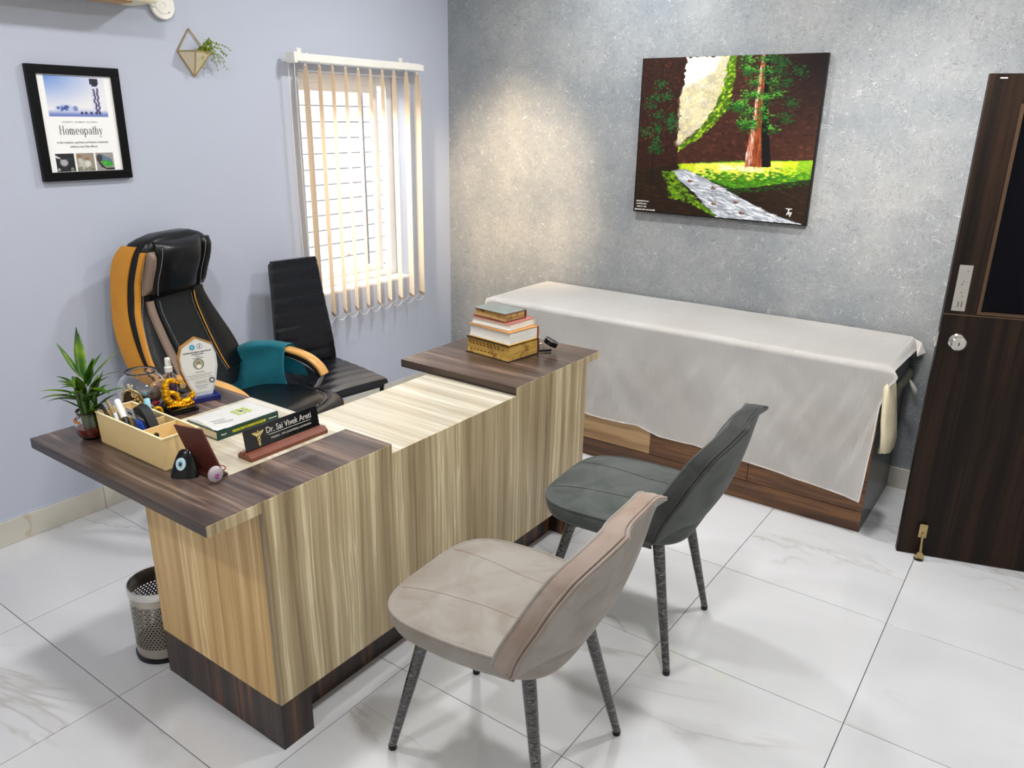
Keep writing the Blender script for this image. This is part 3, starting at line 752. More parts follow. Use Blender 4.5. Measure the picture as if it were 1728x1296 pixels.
for (u, v) in [(.341, .23), (.481, .195), (.615, .114), (.49, .094), (.652, .048)]: fastdab(u, v, .018, .011, (84, 44, 38), .9); fastdab(u+.004, v+.005, .012, .005, (210, 170, 160), .8)
trunk = [(.668, 1), (.711, 1), (.722, .7), (.775, .345), (.642, .338), (.646, .475), (.657, .661), (.669, .825)]
cv.put(cv.poly(trunk), (132, 64, 34))
for _ in range(330):
    v = rnd(.345, .99); xl = lerp([(.338, .642), (.475, .648), (.661, .66), (1, .678)], v); xr = lerp([(.343, .734), (.57, .711), (.8, .701), (1, .69)], v)
    t = q.random(); c_ = q.choice([(236, 222, 210), (214, 150, 130), (196, 108, 78)]) if t < .42 else q.choice([(150, 72, 34), (104, 46, 24), (176, 92, 46)])
    fastdab(xl+(xr-xl)*t, v, .0035, .03, c_, .8, 0.06)
cv.put(cv.poly([(.69, 1), (.716, 1), (.73, .7), (.784, .343), (.734, .34), (.711, .571), (.701, .797)]), (14, 10, 10))
for a, c_ in (((.64, .7), (.66, .62)), ((.76, .57), (.85, .66)), ((.1, .22), (.11, .5)), ((.11, .5), (.125, .95))):
    for k in range(26):
        t = k/25; fastdab(a[0]+(c_[0]-a[0])*t, a[1]+(c_[1]-a[1])*t, .004, .008, (16, 10, 8), .9)
cl = [(.601, .978), (.562, .698), (.577, .707), (.624, .911), (.706, .904), (.656, .843), (.743, .846), (.622, .767), (.679, .766), (.767, .771), (.586, .712), (.704, .681), (.725, .635), (.64, .579), (.764, .572), (.828, .641), (.85, .726), (.691, .975), (.754, .973), (.624, .661), (.788, .946), (.769, .903), (.878, .901), (.815, .84), (.61, .60), (.66, .60), (.6, .92), (.72, .75)]
for i, (u, v) in enumerate(cl):
    dark = u > .8 or i in (18, 20, 21, 22, 23, 16)
    for _ in range(46):
        du, dv = q.gauss(0, .022), q.gauss(0, .016)
        c_ = q.choice([(24, 62, 26), (34, 84, 30)]) if dark else q.choice([(40, 110, 30), (66, 148, 44), (30, 84, 26), (96, 176, 60)] if dv > -.005 else [(26, 74, 24), (38, 100, 30)])
        fastdab(u+du, v+dv, .0085, .0045, c_, .85, rnd(-.5, .5))
for i, (u, v) in enumerate([(.119, .831), (.091, .754), (.162, .758), (.061, .704), (.118, .645), (.193, .637), (.048, .535), (.119, .562), (.114, .487), (.103, .436), (.201, .598), (.133, .421), (.2, .57)]):
    for _ in range(36): fastdab(u+q.gauss(0, .02), v+q.gauss(0, .018), .008, .006, q.choice([(28, 74, 30), (40, 98, 38), (22, 54, 24)]), .75)
cv.put(((cv.U < .006) | (cv.V < .006) | (cv.U > .994)).astype(float), (14, 10, 10))
obj('painted_scene', cv.mesh('painted_scene', lambda u, v: (px0+.001+u*(px1-px0-.002), -0.0305, pz0+.001+v*(pz1-pz0-.002))), M['paint'], pt, world=True)
RX = (1, 0, 0)
wi = mat('white paint lettering', (240, 238, 232), 0.6)
for s_, zz, ww, xx in (('PAINTING BY AN', .058, .072, .052), ('AUTISTIC BOY', .044, .062, .047), ('AGED 21 YRS', .030, .056, .048), ('(painted with own hands)', .014, .118, .068)):
    text(pt, s_, (px0+xx, -0.031, pz0+zz), RX, UZ, ww, wi, bold=0.02)
text(pt, 'T', (px0+.826, -0.031, pz0+.068), RX, UZ, .030, wi, .016, bold=.02)
text(pt, 'Ay', (px0+.83, -0.031, pz0+.052), RX, UZ, .026, wi, .03, bold=.02)

# ================================================================= DESK
XF = 1.782
desk = thing('desk', 'reception desk of pale ash panels with dark walnut tops on both ends', 'desk', (1.5, -2.1, 0))
k = dict(world=True)
obj('wing_top', boxm(0.922, 1.7805, -3.003, -2.394, 0.7402, 0.77), [M['walnut_x']], desk, **k, label='dark walnut slab top')
obj('wing_edge', boxm(0.922, 1.7805, -3.0042, -3.003, 0.7402, 0.7698), M['walnut_edge'], desk, **k, label='dark edge strip')
obj('edge_band', boxm(1.7805, 1.7825, -3.0042, -2.394, 0.7402, 0.7695), M['ash_z'], desk, **k, label='pale ash edge band')
obj('inlay', boxm(1.13, 1.590, -2.806, -2.3935, 0.7695, 0.7704), M['cream_x'], desk, **k, label='cream inlay')
# inlay boundary: back strip stays walnut
obj('main_top', boxm(1.368, 1.7805, -2.394, -1.29, 0.7185, 0.7402), M['cream_x'], desk, **k, label='cream ash work surface')
obj('front_panel', boxm(1.7645, 1.7825, -2.8505, -1.272, 0.152, 0.7401), M['ash_z'], desk, **k, label='pale ash front panel')
obj('side_panel', boxm(1.22, 1.7645, -2.8515, -2.832, 0.152, 0.74), M['amber_z'], desk, **k, label='amber ash side panel')
obj('side_panel', boxm(1.38, 1.7645, -1.291, -1.272, 0.152, 0.74), M['ash_z'], desk, **k)
bm = B(); box(bm, 1.22, 1.76, -2.832, -2.42, 0.152, 0.74); obj('pedestal', bm, M['amber_z'], desk, **k)
for i in range(3):
    z = 0.17+i*0.19
    d = obj('drawer', boxm(1.205, 1.22, -2.825, -2.425, z, z+0.18, bev=0.002), M['amber_z'], desk, **k)
    bm = B(); tube(bm, [(1.205, -2.68, z+0.12), (1.185, -2.68, z+0.12), (1.185, -2.57, z+0.12), (1.205, -2.57, z+0.12)], 0.004, 6); obj('handle', bm, M['chrome'], d)
bm = B(); box(bm, 1.22, 1.779, -2.851, -2.747, 0.0, 0.1519); box(bm, 1.23, 1.70, -2.747, -2.43, 0.0, 0.1519)
obj('plinth', bm, M['ebony_z'], desk, **k, label='dark ebony plinth')
obj('toe_kick', boxm(1.68, 1.70, -2.43, -1.376, 0.0, 0.1519), M['ebony_z'], desk, **k)
obj('plinth', boxm(1.38, 1.779, -1.376, -1.272, 0.0, 0.1519), M['ebony_z'], desk, **k)
obj('raised_top', boxm(1.224, 1.7805, -1.7615, -1.172, 0.7405, 0.7705), M['walnut_x'], desk, **k, label='dark walnut slab top')
obj('raised_edge', boxm(1.224, 1.7805, -1.7627, -1.7615, 0.7405, 0.7703), M['walnut_edge'], desk, **k)
obj('edge_band', boxm(1.7805, 1.7825, -1.7627, -1.172, 0.7405, 0.77), M['ash_z'], desk, **k, label='pale ash edge band')

# ================================================================= BED (examination couch)
bed = thing('examination_couch', 'long examination couch with wooden drawer base against the grey wall', 'couch', (1.78, -0.3, 0))
bx0, bx1, by = 0.785, 2.777, -0.585
bm = B(); box(bm, bx0, bx1-0.02, by+0.02, -0.014, 0.0, 0.555); obj('carcass', bm, M['cab_dark'], bed, **k)
obj('side_panel', boxm(bx1-0.02, bx1, by+0.001, -0.014, 0.0, 0.56), M['cab_side'], bed, **k, label='graphite grey side panel')
obj('plinth_board', boxm(bx0, bx1-0.001, by, by+0.019, 0.001, 0.094, bev=0.001), M['cab_dark'], bed, **k)
for i, (a, c_) in enumerate(((bx0, 1.255), (1.258, 1.771), (1.774, 2.268), (2.271, bx1-0.001))):
    mt = M['cab_light'] if i in (1,) else M['cab_dark']
    d = obj('drawer', boxm(a, c_, by, by+0.019, 0.097, 0.325, bev=0.001), mt, bed, **k, label='light oak drawer front' if i == 1 else None)
    if i != 9: obj('drawer', boxm(a, c_, by, by+0.019, 0.328, 0.555, bev=0.001), M['cab_dark'] if i == 1 else mt, bed, **k)
bm = B(); box(bm, bx0, bx1+0.004, by-0.01, -0.016, 0.56, 0.748, 0.012, 3); obj('mattress', bm, mat('dark slate vinyl', (56, 62, 72), 0.45), bed, **k, smooth=30)
# sheet
rn = random.Random(4)
def vnoise(seed):
    g_ = np.random.default_rng(seed).random((64, 64))
    def f(x, y):
        i, j = int(math.floor(x)), int(math.floor(y)); fx, fy = x-i, y-j; fx = fx*fx*(3-2*fx); fy = fy*fy*(3-2*fy)
        a = g_[i % 64, j % 64]; b_ = g_[(i+1) % 64, j % 64]; c_ = g_[i % 64, (j+1) % 64]; d_ = g_[(i+1) % 64, (j+1) % 64]
        return (a*(1-fx)+b_*fx)*(1-fy)+(c_*(1-fx)+d_*fx)*fy-0.5
    return f
vn = vnoise(5); vn2 = vnoise(8)
hem = [(0.75, .30), (1.2, .25), (1.419, .241), (1.57, .238), (1.699, .246), (1.826, .217), (2.004, .219), (2.232, .207), (2.432, .192), (2.608, .174), (2.764, .157), (2.83, .155)]
bm = B(); NX, NT, ND = 170, 26, 60
cols = []
for i in range(NX+1):
    t = i/NX; x = 0.752+t*(2.806-0.752)
    zt = 0.756; drop = 0
    if x < 0.775: drop = (0.775-x)/0.023*0.03
    if x > 2.775: drop = ((x-2.775)/0.031)**1.2*0.045
    col = []
    for j in range(NT+1):
        y = -0.022+(j/NT)*(-0.595+0.022)
        e_ = max(0, (abs(y)-0.57)/0.03)
        col.append((x, y, zt-drop*(1-0.7*(j/NT))+0.004*vn(x*4, y*6)-0.004*e_*e_*(e_ < 2) + (0.0 if x < 2.79 else 0.0)))
    hz = lerp(hem, x); zs = 0.744-drop*0.3
    for j in range(1, ND+1):
        s = j/ND; z = zs+(hz-zs)*s
        amp = min(1, s*2.2)
        xx = x*1.0
        # diagonal creases
        wv = 0.006*vn(x*7+z*3.5, z*3)+0.005*vn2(x*15+z*9, z*5)+0.004*vn(x*24-z*10, z*7)
        y = -0.604-0.006*amp*min(1, s*3)-0.010*s+wv*amp*1.7-0.012*amp*max(0, sin(x*9+0.8*sin(z*6)))**3*0.6
        if s > 0.7 and x < 1.3: y -= 0
        xo = x
        if x > 2.70:
            q_ = (x-2.70)/0.106
            xo = x-q_*0.030*min(1, s*4)+0.018*q_*math.exp(-((z-0.715)/0.03)**2) - 0.012*q_*(s > .5)*(s-.5)*2
        col.append((xo, y, z))
    cols.append(col)
loft(bm, cols, closed=False)
bmesh.ops.solidify(bm, geom=bm.faces[:], thickness=0.0015)
sheet_m = bpy.data.materials.new('white cotton sheet'); sheet_m.use_nodes = True
nt = sheet_m.node_tree; b = nt.nodes['Principled BSDF']; b.inputs['Roughness'].default_value = 0.85; b.inputs['Sheen Weight'].default_value = 0.1; b.inputs['Specular IOR Level'].default_value = 0.2
tc = nt.nodes.new('ShaderNodeTexCoord')
nn = nt.nodes.new('ShaderNodeTexNoise'); nn.inputs['Scale'].default_value = 3; nn.inputs['Detail'].default_value = 4; nt.links.new(tc.outputs['Object'], nn.inputs['Vector'])
rr_ = ramp(nt, [(0.35, hexc(238, 234, 229)), (0.65, hexc(244, 242, 239))]); nt.links.new(nn.outputs[0], rr_.inputs[0]); nt.links.new(rr_.outputs[0], b.inputs['Base Color'])
mp = nt.nodes.new('ShaderNodeMapping'); mp.inputs['Rotation'].default_value = (0, 0.7, 0); mp.inputs['Scale'].default_value = (60, 40, 9); nt.links.new(tc.outputs['Object'], mp.inputs[0])
n3 = nt.nodes.new('ShaderNodeTexNoise'); n3.inputs['Scale'].default_value = 1; n3.inputs['Detail'].default_value = 5; n3.inputs['Distortion'].default_value = 0.6; nt.links.new(mp.outputs[0], n3.inputs['Vector'])
bp = nt.nodes.new('ShaderNodeBump'); bp.inputs['Strength'].default_value = 0.55; bp.inputs['Distance'].default_value = 0.004; nt.links.new(n3.outputs[0], bp.inputs['Height']); nt.links.new(bp.outputs[0], b.inputs['Normal'])
tag(obj('bed_sheet', bm, sheet_m, smooth=True), 'white cotton sheet draped over the couch and hanging down its front', 'sheet')
# corner flap of the sheet is part of it: small fold at the back right corner
sh = bpy.data.objects['bed_sheet']
bm = B(); loft(bm, [[(2.772, -0.020, 0.752), (2.772, -0.10, 0.752)], [(2.812, -0.018, 0.735), (2.806, -0.09, 0.712)], [(2.835, -0.020, 0.690), (2.808, -0.055, 0.675)]], closed=False)
bmesh.ops.solidify(bm, geom=bm.faces[:], thickness=0.0015)
obj('corner_fold', bm, sheet_m, sh, smooth=True)
# cream cloth hanging at the end of the couch
bm = B(); rows = []
prof = [(.70, -.004, .05), (.66, .004, .075), (.60, .010, .095), (.54, .018, .110), (.48, .028, .120), (.43, .034, .112), (.395, .032, .08), (.378, .020, .035)]
for z, dx, hw in prof:
    cy_ = -0.548+(.70-z)*0.02; ring = []
    for i in range(20):
        a = 2*pi*i/20; ring.append((2.786+dx+(0.018+.02*(.7-z))*cos(a)*(1+.9*vn2(z*22, i*.8)), cy_+hw*sin(a)*(1+.15*vn(z*20, i)), z+0.012*vn(i*2, z*20)))
    rows.append(ring)
loft(bm, rows)
tag(obj('folded_cloth', bm, mat('cream cloth', (226, 214, 184), 0.85, bump=(40, 0.5, 0.006)), smooth=True), 'cream folded cloth hanging off the right end of the couch', 'cloth')
bm = B(); rows = []
for i in range(14):
    y = -0.44+i*0.033
    rows.append([(2.782+0.016*(1+vn(i*1.3, .5))*cos(a), y, 0.575-0.02*(i < 4)+0.028*(1+.7*vn2(i*1.7, 3))*sin(a)) for a in [2*pi*q_/10 for q_ in range(10)]])
loft(bm, rows)
tag(obj('crumpled_cloth', bm, mat('olive cream cloth', (150, 148, 128), 0.9, bump=(50, 0.6, 0.006)), smooth=True), 'crumpled olive cloth tucked under the mattress end', 'cloth')
bm = B(); tube(bm, [(2.80, -.09, .57), (2.825, -.085, .53), (2.835, -.08, .495)], [.004, .011, .012], 8); bmesh.ops.scale(bm, vec=(1, 0.5, 1), verts=bm.verts, space=Matrix.Translation((0, .085, 0)))
tag(obj('cloth_tie', bm, mat('white strap', (206, 206, 200), 0.7), smooth=True), 'short white strap dangling below the mattress end', 'strap')

# ================================================================= DOOR
dx_, dy_ = 0.9574, 0.289; da = math.atan2(dy_, dx_)
door = bpy.data.objects.new('door_1', None); C.objects.link(door); door.location = (2.94, -0.654, 0.004); door.rotation_euler = (0, 0, da); door['kind'] = 'structure'; door['label'] = 'dark wenge door standing open'
W_, H_ = 0.90, 1.838
bm = B()
gx0, gx1, gz0, gz1 = 0.108, 0.79, 1.012, 1.742
box(bm, 0, gx0, 0, 0.034, 0, H_); box(bm, gx1, W_, 0, 0.034, 0, H_); box(bm, gx0, gx1, 0, 0.034, 0, gz0); box(bm, gx0, gx1, 0, 0.034, gz1, H_)
bmesh.ops.remove_doubles(bm, verts=bm.verts[:], dist=1e-6)
obj('door_leaf', bm, M['wenge'], door)
bm = B(); box(bm, 0.0, gx1, -0.0012, 0.0, 1.0045, 1.0075); obj('inlay_line', bm, mat('gold inlay line', (116, 92, 66), 0.4, .6), door)
bm = B(); e = 0.012
box(bm, gx0, gx0+e, -0.003, 0.037, gz0, gz1); box(bm, gx1-e, gx1, -0.003, 0.037, gz0, gz1); box(bm, gx0+e, gx1-e, -0.003, 0.037, gz0, gz0+e*.8); box(bm, gx0+e, gx1-e, -0.003, 0.037, gz1-e, gz1)
obj('glass_bead', bm, mat('brown glazing bead', (88, 68, 50), 0.35, .4), door)
obj('glass_panel', boxm(gx0+e, gx1-e, 0.014, 0.02, gz0+e*.8, gz1-e), mat('dark tinted glass', (2, 3, 12), 0.04, spec=0.12), door)
obj('nameplate', boxm(0.022, 0.067, -0.002, 0.0, 1.02, 1.19, bev=0.0008), mat('brushed silver plate', (172, 168, 162), 0.35, .3), door, label='silver push plate')
pm = mat('black print', (30, 28, 28), 0.5)
bm = B()
for (a, c_, z0, z1) in ((.040, .043, 1.035, 1.058), (.051, .054, 1.036, 1.058), (.048, .051, 1.075, 1.08), (.042, .046, 1.088, 1.092), (.039, .043, 1.118, 1.123), (.044, .047, 1.128, 1.134), (.051, .054, 1.166, 1.17)):
    for s in range(int(max(1, (z1-z0)/.004))): box(bm, a, c_, -0.0026, -0.002, z0+s*.0042, z0+s*.0042+.003)
obj('print_mark', bm, pm, door)
dk = obj('door_handle', lathe(B(), [(0.0, .0), (0.0295, .0), (0.0295, .006), (0.026, .010), (0.017, .012), (0.016, .020), (0.024, .030), (0.0265, .036), (0.0265, .042), (0.022, .046), (0.0, .047)], seg=32), M['chrome'], door, smooth=35)
dk.rotation_euler = (radians(90), 0, 0); dk.location = (0.062, 0, 0.905); 
bm = B(); box(bm, -.002, .002, -.006, .006, .0465, .0475); obj('keyhole', bm, pm, dk)
bm = B(); box(bm, -.006, .0, .008, .026, .875, .935); box(bm, -.014, -.004, .012, .022, .895, .915); obj('latch_plate', bm, M['chrome'], door)
bm = B(); box(bm, 0.03, 0.052, -.0008, 0, 1.822, 1.8255); obj('paint_chip', bm, M['paper'], door)
for z in (.25, .95, 1.6):
    bm = B(); cyl(bm, (W_+.004, .0, z), (W_+.004, .0, z+.1), .006, seg=10); obj('hinge', bm, M['steel'], door)
ds = thing('door_stop', 'brass kick down door holder resting on the floor', 'door stop', (3.018, -0.64, 0), da)
bm = B(); box(bm, -.016, .016, -.012, -.001, 0.088, 0.15, 0.006, 2); obj('mounting_plate', bm, M['brass'], ds, smooth=30)
bm = B(); tube(bm, [(0, -.014, .112), (0.001, -.019, .07), (0.002, -.026, .03)], [.0055, .0045, .006], 10); obj('arm', bm, M['brass'], ds, smooth=30)
bm = B(); loft(bm, [[(x*s, y*s-.028, z) for x, y in ((-.016, -.011), (.016, -.011), (.016, .011), (-.016, .011))] for z, s in ((.006, 1), (.022, .95), (.034, .5))]); obj('foot', bm, M['brass'], ds)
bm = B(); lathe(bm, [(0.019, 0.0), (0.019, 0.006)], 0, -.028, 20); obj('rubber_pad', bm, M['black'], ds)

# ================================================================= VISITOR CHAIRS
wrap = bpy.data.materials.new('plastic wrapped black metal'); wrap.use_nodes = True
nt = wrap.node_tree; b = nt.nodes['Principled BSDF']; b.inputs['Roughness'].default_value = 0.22; b.inputs['Coat Weight'].default_value = 0.6
tc = nt.nodes.new('ShaderNodeTexCoord'); mp = nt.nodes.new('ShaderNodeMapping'); mp.inputs['Scale'].default_value = (9, 9, 46); mp.inputs['Rotation'].default_value = (.6, .3, 0)
n1 = nt.nodes.new('ShaderNodeTexNoise'); n1.inputs['Scale'].default_value = 1; n1.inputs['Detail'].default_value = 3; n1.inputs['Distortion'].default_value = 2.5
nt.links.new(tc.outputs['Object'], mp.inputs[0]); nt.links.new(mp.outputs[0], n1.inputs['Vector'])
r1 = ramp(nt, [(0.44, hexc(14, 14, 16)), (0.5, hexc(112, 110, 108)), (0.53, hexc(34, 34, 36)), (0.6, hexc(16, 16, 18)), (0.64, hexc(84, 82, 80)), (0.68, hexc(18, 18, 20))]); nt.links.new(n1.outputs[0], r1.inputs[0]); nt.links.new(r1.outputs[0], b.inputs['Base Color'])
bp = nt.nodes.new('ShaderNodeBump'); bp.inputs['Strength'].default_value = 0.5; bp.inputs['Distance'].default_value = 0.003; nt.links.new(n1.outputs[0], bp.inputs['Height']); nt.links.new(bp.outputs[0], b.inputs['Normal'])

def superell(a0, a1, hw, n, p=3.2, fn=None):
    pts = []
    for i in range(n):
        t = 2*pi*i/n; c_, s_ = cos(t), sin(t)
        pts.append(((a0+a1)/2+(a1-a0)/2*math.copysign(abs(c_)**(2/p), c_), hw*math.copysign(abs(s_)**(2/p), s_)))
    return pts
def velvet_chair(label, loc, rz, vm, vs_, legs):
    t = thing('dining_chair', label, 'chair', loc, rz)
    # --- seat cushion: radial grid with domed top and stitched grooves
    N = 72; R = 22
    def outline(s, i):
        th = 2*pi*i/N; c_, s_ = cos(th), sin(th); p = 3.9
        fx = 0.018+0.252*math.copysign(abs(c_)**(2/p), c_)*s; ly = 0.238*math.copysign(abs(s_)**(2/p), s_)*s
        if fx < 0: ly *= 1+fx*0.45     # narrows towards the back
        return fx, ly
    bm = B(); rings = []
    for k_ in range(1, R+1):
        s = k_/R; ring = []
        for i in range(N):
            x, y = outline(s, i)
            z = 0.500-0.018*s**4-0.006*max(0, x)/0.25
            gsum = math.exp(-((abs(y)-0.085-0.03*max(0, x)/0.25)/0.0045)**2)
            z -= 0.0*gsum
            z += 0.006*(1-min(1, (abs(y)/0.085)**2)) - 0.008*math.exp(-((y)/0.12)**2-((x+.05)/0.12)**2)
            ring.append((x, y, z))
        rings.append(ring)
    for s, z in ((1.012, .477), (1.02, .468), (1.015, .455), (1.0, .437), (0.97, .42), (.9, .412), (.5, .41)):
        rings.append([(outline(s, i)[0], outline(s, i)[1], z+0.0*i) for i in range(N)])
    R_ = loft(bm, rings, caps=True)
    obj('seat', bm, vm, t, smooth=50)
    bm = B(); tube(bm, [(outline(1.01, i)[0], outline(1.01, i)[1], 0.4805-0.006*max(0, outline(1, i)[0])/0.25) for i in range(N)], 0.0045, 8, closed=True)
    obj('piping', bm, vm, t, smooth=True)
    for sy in (-1, 1):
        P = []
        for i in range(21):
            x = .258-.44*i/20; y = sy*(.085+.03*max(0, x)/.25); sfr = ((abs(x-.018)/.252)**3.9+(abs(y)/.238)**3.9)**(1/3.9)
            P.append((x, y, .500-.018*sfr**4-.006*max(0, x)/.25-.008*math.exp(-(y/.12)**2-((x+.05)/.12)**2)+.0003))
        bm = B(); tube(bm, P, .0014, 6); obj('seam', bm, vs_, t, smooth=True)
    # --- back: front cushion surface + rear shell
    Fc = [(.40, -.10), (.45, -.165), (.57, -.235), (.684, -.275), (.80, -.315), (.90, -.35)]
    Fr = [(.365, -.06), (.385, -.13), (.41, -.185), (.45, -.235), (.50, -.268), (.57, -.302), (.684, -.338), (.80, -.362), (.85, -.372), (.90, -.378)]
    Cv = [(.38, .06), (.50, .085), (.62, .080), (.72, .068), (.80, .060), (.86, .055)]
    Wd = [(.36, .15), (.40, .19), (.46, .225), (.55, .236), (.65, .230), (.74, .216), (.79, .204), (.815, .198), (.84, .190)]
    NU = 41; ZTOP = .842
    def surf(tab, off, shrink=1.0, zlo=.40):
        rows = []
        for j in range(41):
            v = j/40; vv = 1-(1-v)**1.4; row = []
            zc = zlo+(ZTOP-zlo)*vv; wd = sm(Wd, zc)*shrink*(1-.42*max(0, (vv-.80)/.20)**3)
            for i in range(NU):
                u = -1+2*i/(NU-1)
                y = wd*u; uu = abs(y)/0.236
                z = zc-.060*(abs(y)/.19)**2.2*vv**4
                x = sm(tab, z)+sm(Cv, z)*uu**2+off(u, z)
                row.append((x, y, z))
            rows.append(row)
        return rows
    edge_f = lambda u, z: 0.012*(1-abs(u)**6)-0.008*sum(math.exp(-((u-c_)/0.05)**2) for c_ in (-.4, .4))*(z > .46)*min(1, max(0, (.80-z)/.05))
    front = surf(Fc, edge_f)
    def edge_path(rows):
        return [r[0] for r in rows]+list(rows[-1][1:-1])+[r[-1] for r in reversed(rows)]
    ef = edge_path(front)
    rear = surf(Fr, lambda u, z: (sm(Fc, z)-sm(Fr, z)-.066)*abs(u)**5, 0.98, .385)
    er = edge_path(rear)
    def mixp(k_, grow=1.0, up=0.0):
        out = []
        for a, c_ in zip(ef, er):
            p = [f*(1-k_)+r*k_ for f, r in zip(a, c_)]
            out.append((p[0], p[1]*grow, p[2]+up*max(0, min(1, (p[2]-.6)/.2))))
        return out
    loft(bm := B(), front, closed=False); obj('back_cushion', bm, vm, t, smooth=True)
    m1, m2, m3 = mixp(.12, 1.02, .003), mixp(.45, 1.035, .006), mixp(.78, 1.02, .003)
    loft(bm := B(), [ef, m1, m2, m3], closed=False); obj('side_band', bm, vs_, t, smooth=True)
    bm = B(); loft(bm, rear, closed=False)
    loft(bm, [m3, [(p[0]-.004, p[1]*.99, p[2]-.001) for p in m3], mixp(.90, 1.02, .003), er], closed=False)
    lo = rear[0]; u1 = [(p[0]+.10, p[1]*.92, p[2]+.012) for p in lo]; u2 = [(p[0]+.17, p[1]*.8, .412) for p in lo]
    loft(bm, [lo, u1, u2], closed=False)
    bmesh.ops.remove_doubles(bm, verts=bm.verts[:], dist=1e-5)
    obj('back_shell', bm, vm, t, smooth=70)
    for path, rad in ((mixp(.03, 1.008), .0045), (mixp(.76, 1.02, .003), .0042), (mixp(.92, 1.02, .003), .0038)):
        bm = B(); tube(bm, path[2:-2] if rad != .0045 else path, rad, 6); obj('piping', bm, vm if rad == .0045 else vs_, t, smooth=True)
    for (tx, ty), (fx, fy) in legs:
        bm = B(); n = 12; pts = [(tx+(fx-tx)*i/n, ty+(fy-ty)*i/n, .43-(.43-.012)*i/n) for i in range(n+1)]
        tube(bm, pts, [.020-.0085*i/n+.0008*(rn.random()-.5) for i in range(n+1)], 14)
        lg = obj('leg', bm, wrap, t, smooth=50)
        bm = B(); lathe(bm, [(.0118, 0), (.0122, .004), (.012, .014)], fx, fy, 14); obj('foot_cap', bm, M['black'], lg)
    bm = B(); box(bm, -.15, .17, -.15, .15, .398, .412, .004); obj('seat_frame', bm, M['blackmatte'], t)
    return t
Bz = math.atan2(-.064, -.998)
def loc_legs(O, ang, pts):
    out = []
    for (x, y) in pts:
        dx, dy = x-O[0], y-O[1]; out.append((dx*cos(ang)+dy*sin(ang), -dx*sin(ang)+dy*cos(ang)))
    return out
L = loc_legs((2.25, -2.46), Bz, [(2.013, -2.667), (2.008, -2.281), (2.492, -2.245), (2.485, -2.63)])
legsB = [((p[0]*.62-(.0 if p[0] > 0 else .0), p[1]*.68), p) for p in L]
beige = velvet_chair('beige velvet chair with wrapped black legs nearest the viewer', (2.25, -2.46, 0), Bz, velvet('beige velvet', (152, 147, 140), (136, 127, 118)), velvet('dusty pink velvet', (156, 142, 132), (144, 124, 110)), legsB)
G_ = math.atan2(-.08, -.997)
L = loc_legs((2.24, -1.70), G_, [(2.0, -1.90), (2.01, -1.50), (2.457, -1.516), (2.497, -1.923)])
legsG = [((p[0]*.62, p[1]*.68), p) for p in L]
velvet_chair('charcoal grey velvet chair with wrapped black legs beside the couch', (2.24, -1.70, 0), G_, velvet('charcoal velvet', (88, 92, 90), (66, 71, 69)), velvet('charcoal piping', (66, 68, 66), (48, 50, 49)), legsG)

# ================================================================= OFFICE CHAIR
leather = mat('black leather', (9, 11, 15), 0.32, spec=0.45, bump=(160, 0.25, 0.002), vary=(6, .25))
leather2 = mat('matte black leather', (24, 28, 29), 0.5, spec=0.3, bump=(220, 0.25, 0.002))
tan = mat('tan yellow leather', (206, 140, 42), 0.55, bump=(260, 0.5, 0.002), vary=(14, .12))
bronze = mat('bronze leather', (132, 112, 98), 0.35, bump=(300, 0.5, 0.001), spec=.6)
thread = mat('white stitching', (190, 190, 188), 0.7)
varn = mat('varnished beech wood', (222, 166, 92), 0.25, coat=.4, vary=(20, .12))
grayp = mat('light grey plastic', (166, 168, 172), 0.35)
oc = thing('office_chair', 'tan and black leather high back office chair behind the desk', 'office chair', (0.50, -1.94, 0), radians(17))
# backrest loft: F = forward coordinate of the front face centre and rear face, half width, per height
bF = [(.52, -.16), (.60, -.225), (.70, -.275), (.80, -.315), (.90, -.345), (1.0, -.335), (1.1, -.30), (1.16, -.29), (1.20, -.31)]
bR = [(.52, -.30), (.62, -.41), (.70, -.45), (.80, -.485), (.90, -.50), (1.0, -.497), (1.1, -.475), (1.16, -.43), (1.20, -.38)]
bW = [(.52, .14), (.56, .215), (.62, .262), (.70, .262), (.80, .232), (.88, .205), (.94, .186), (1.02, .196), (1.1, .20), (1.15, .192), (1.18, .165), (1.20, .10)]
bS = [(.52, .17), (.58, .225), (.66, .246), (.78, .238), (.95, .212), (1.08, .204), (1.15, .192), (1.18, .165), (1.20, .10)]
def hwid(z, fr, sgn=1):
    k_ = min(1, max(0, (fr-.12)/.22)); k_ = k_*k_*(3-2*k_)
    a_ = sm(bW, z)
    if sgn < 0: a_ = .5*a_+.5*sm(bS, z)
    return a_*(1-k_)+sm(bS, z)*k_
def crow(z, grow=0.0, n=64):
    f0, f1 = sm(bF, z)+grow, sm(bR, z)-grow
    r_ = []
    for i in range(n):
        th = 2*pi*i/n; c_, s_ = cos(th), sin(th); p = 4.5
        x = (f0+f1)/2+(f0-f1)/2*math.copysign(abs(c_)**(2/p), c_); hw = hwid(z, (f0-x)/(f0-f1), 1 if s_ > 0 else -1)+grow; y = hw*math.copysign(abs(s_)**(2/p), s_)
        r_.append((x, y, z))
    return r_
zs = [.52+(1.20-.52)*(i/44) for i in range(45)]
bm = B(); loft(bm, [crow(z) for z in zs]); obj('backrest', bm, leather, oc, smooth=60)
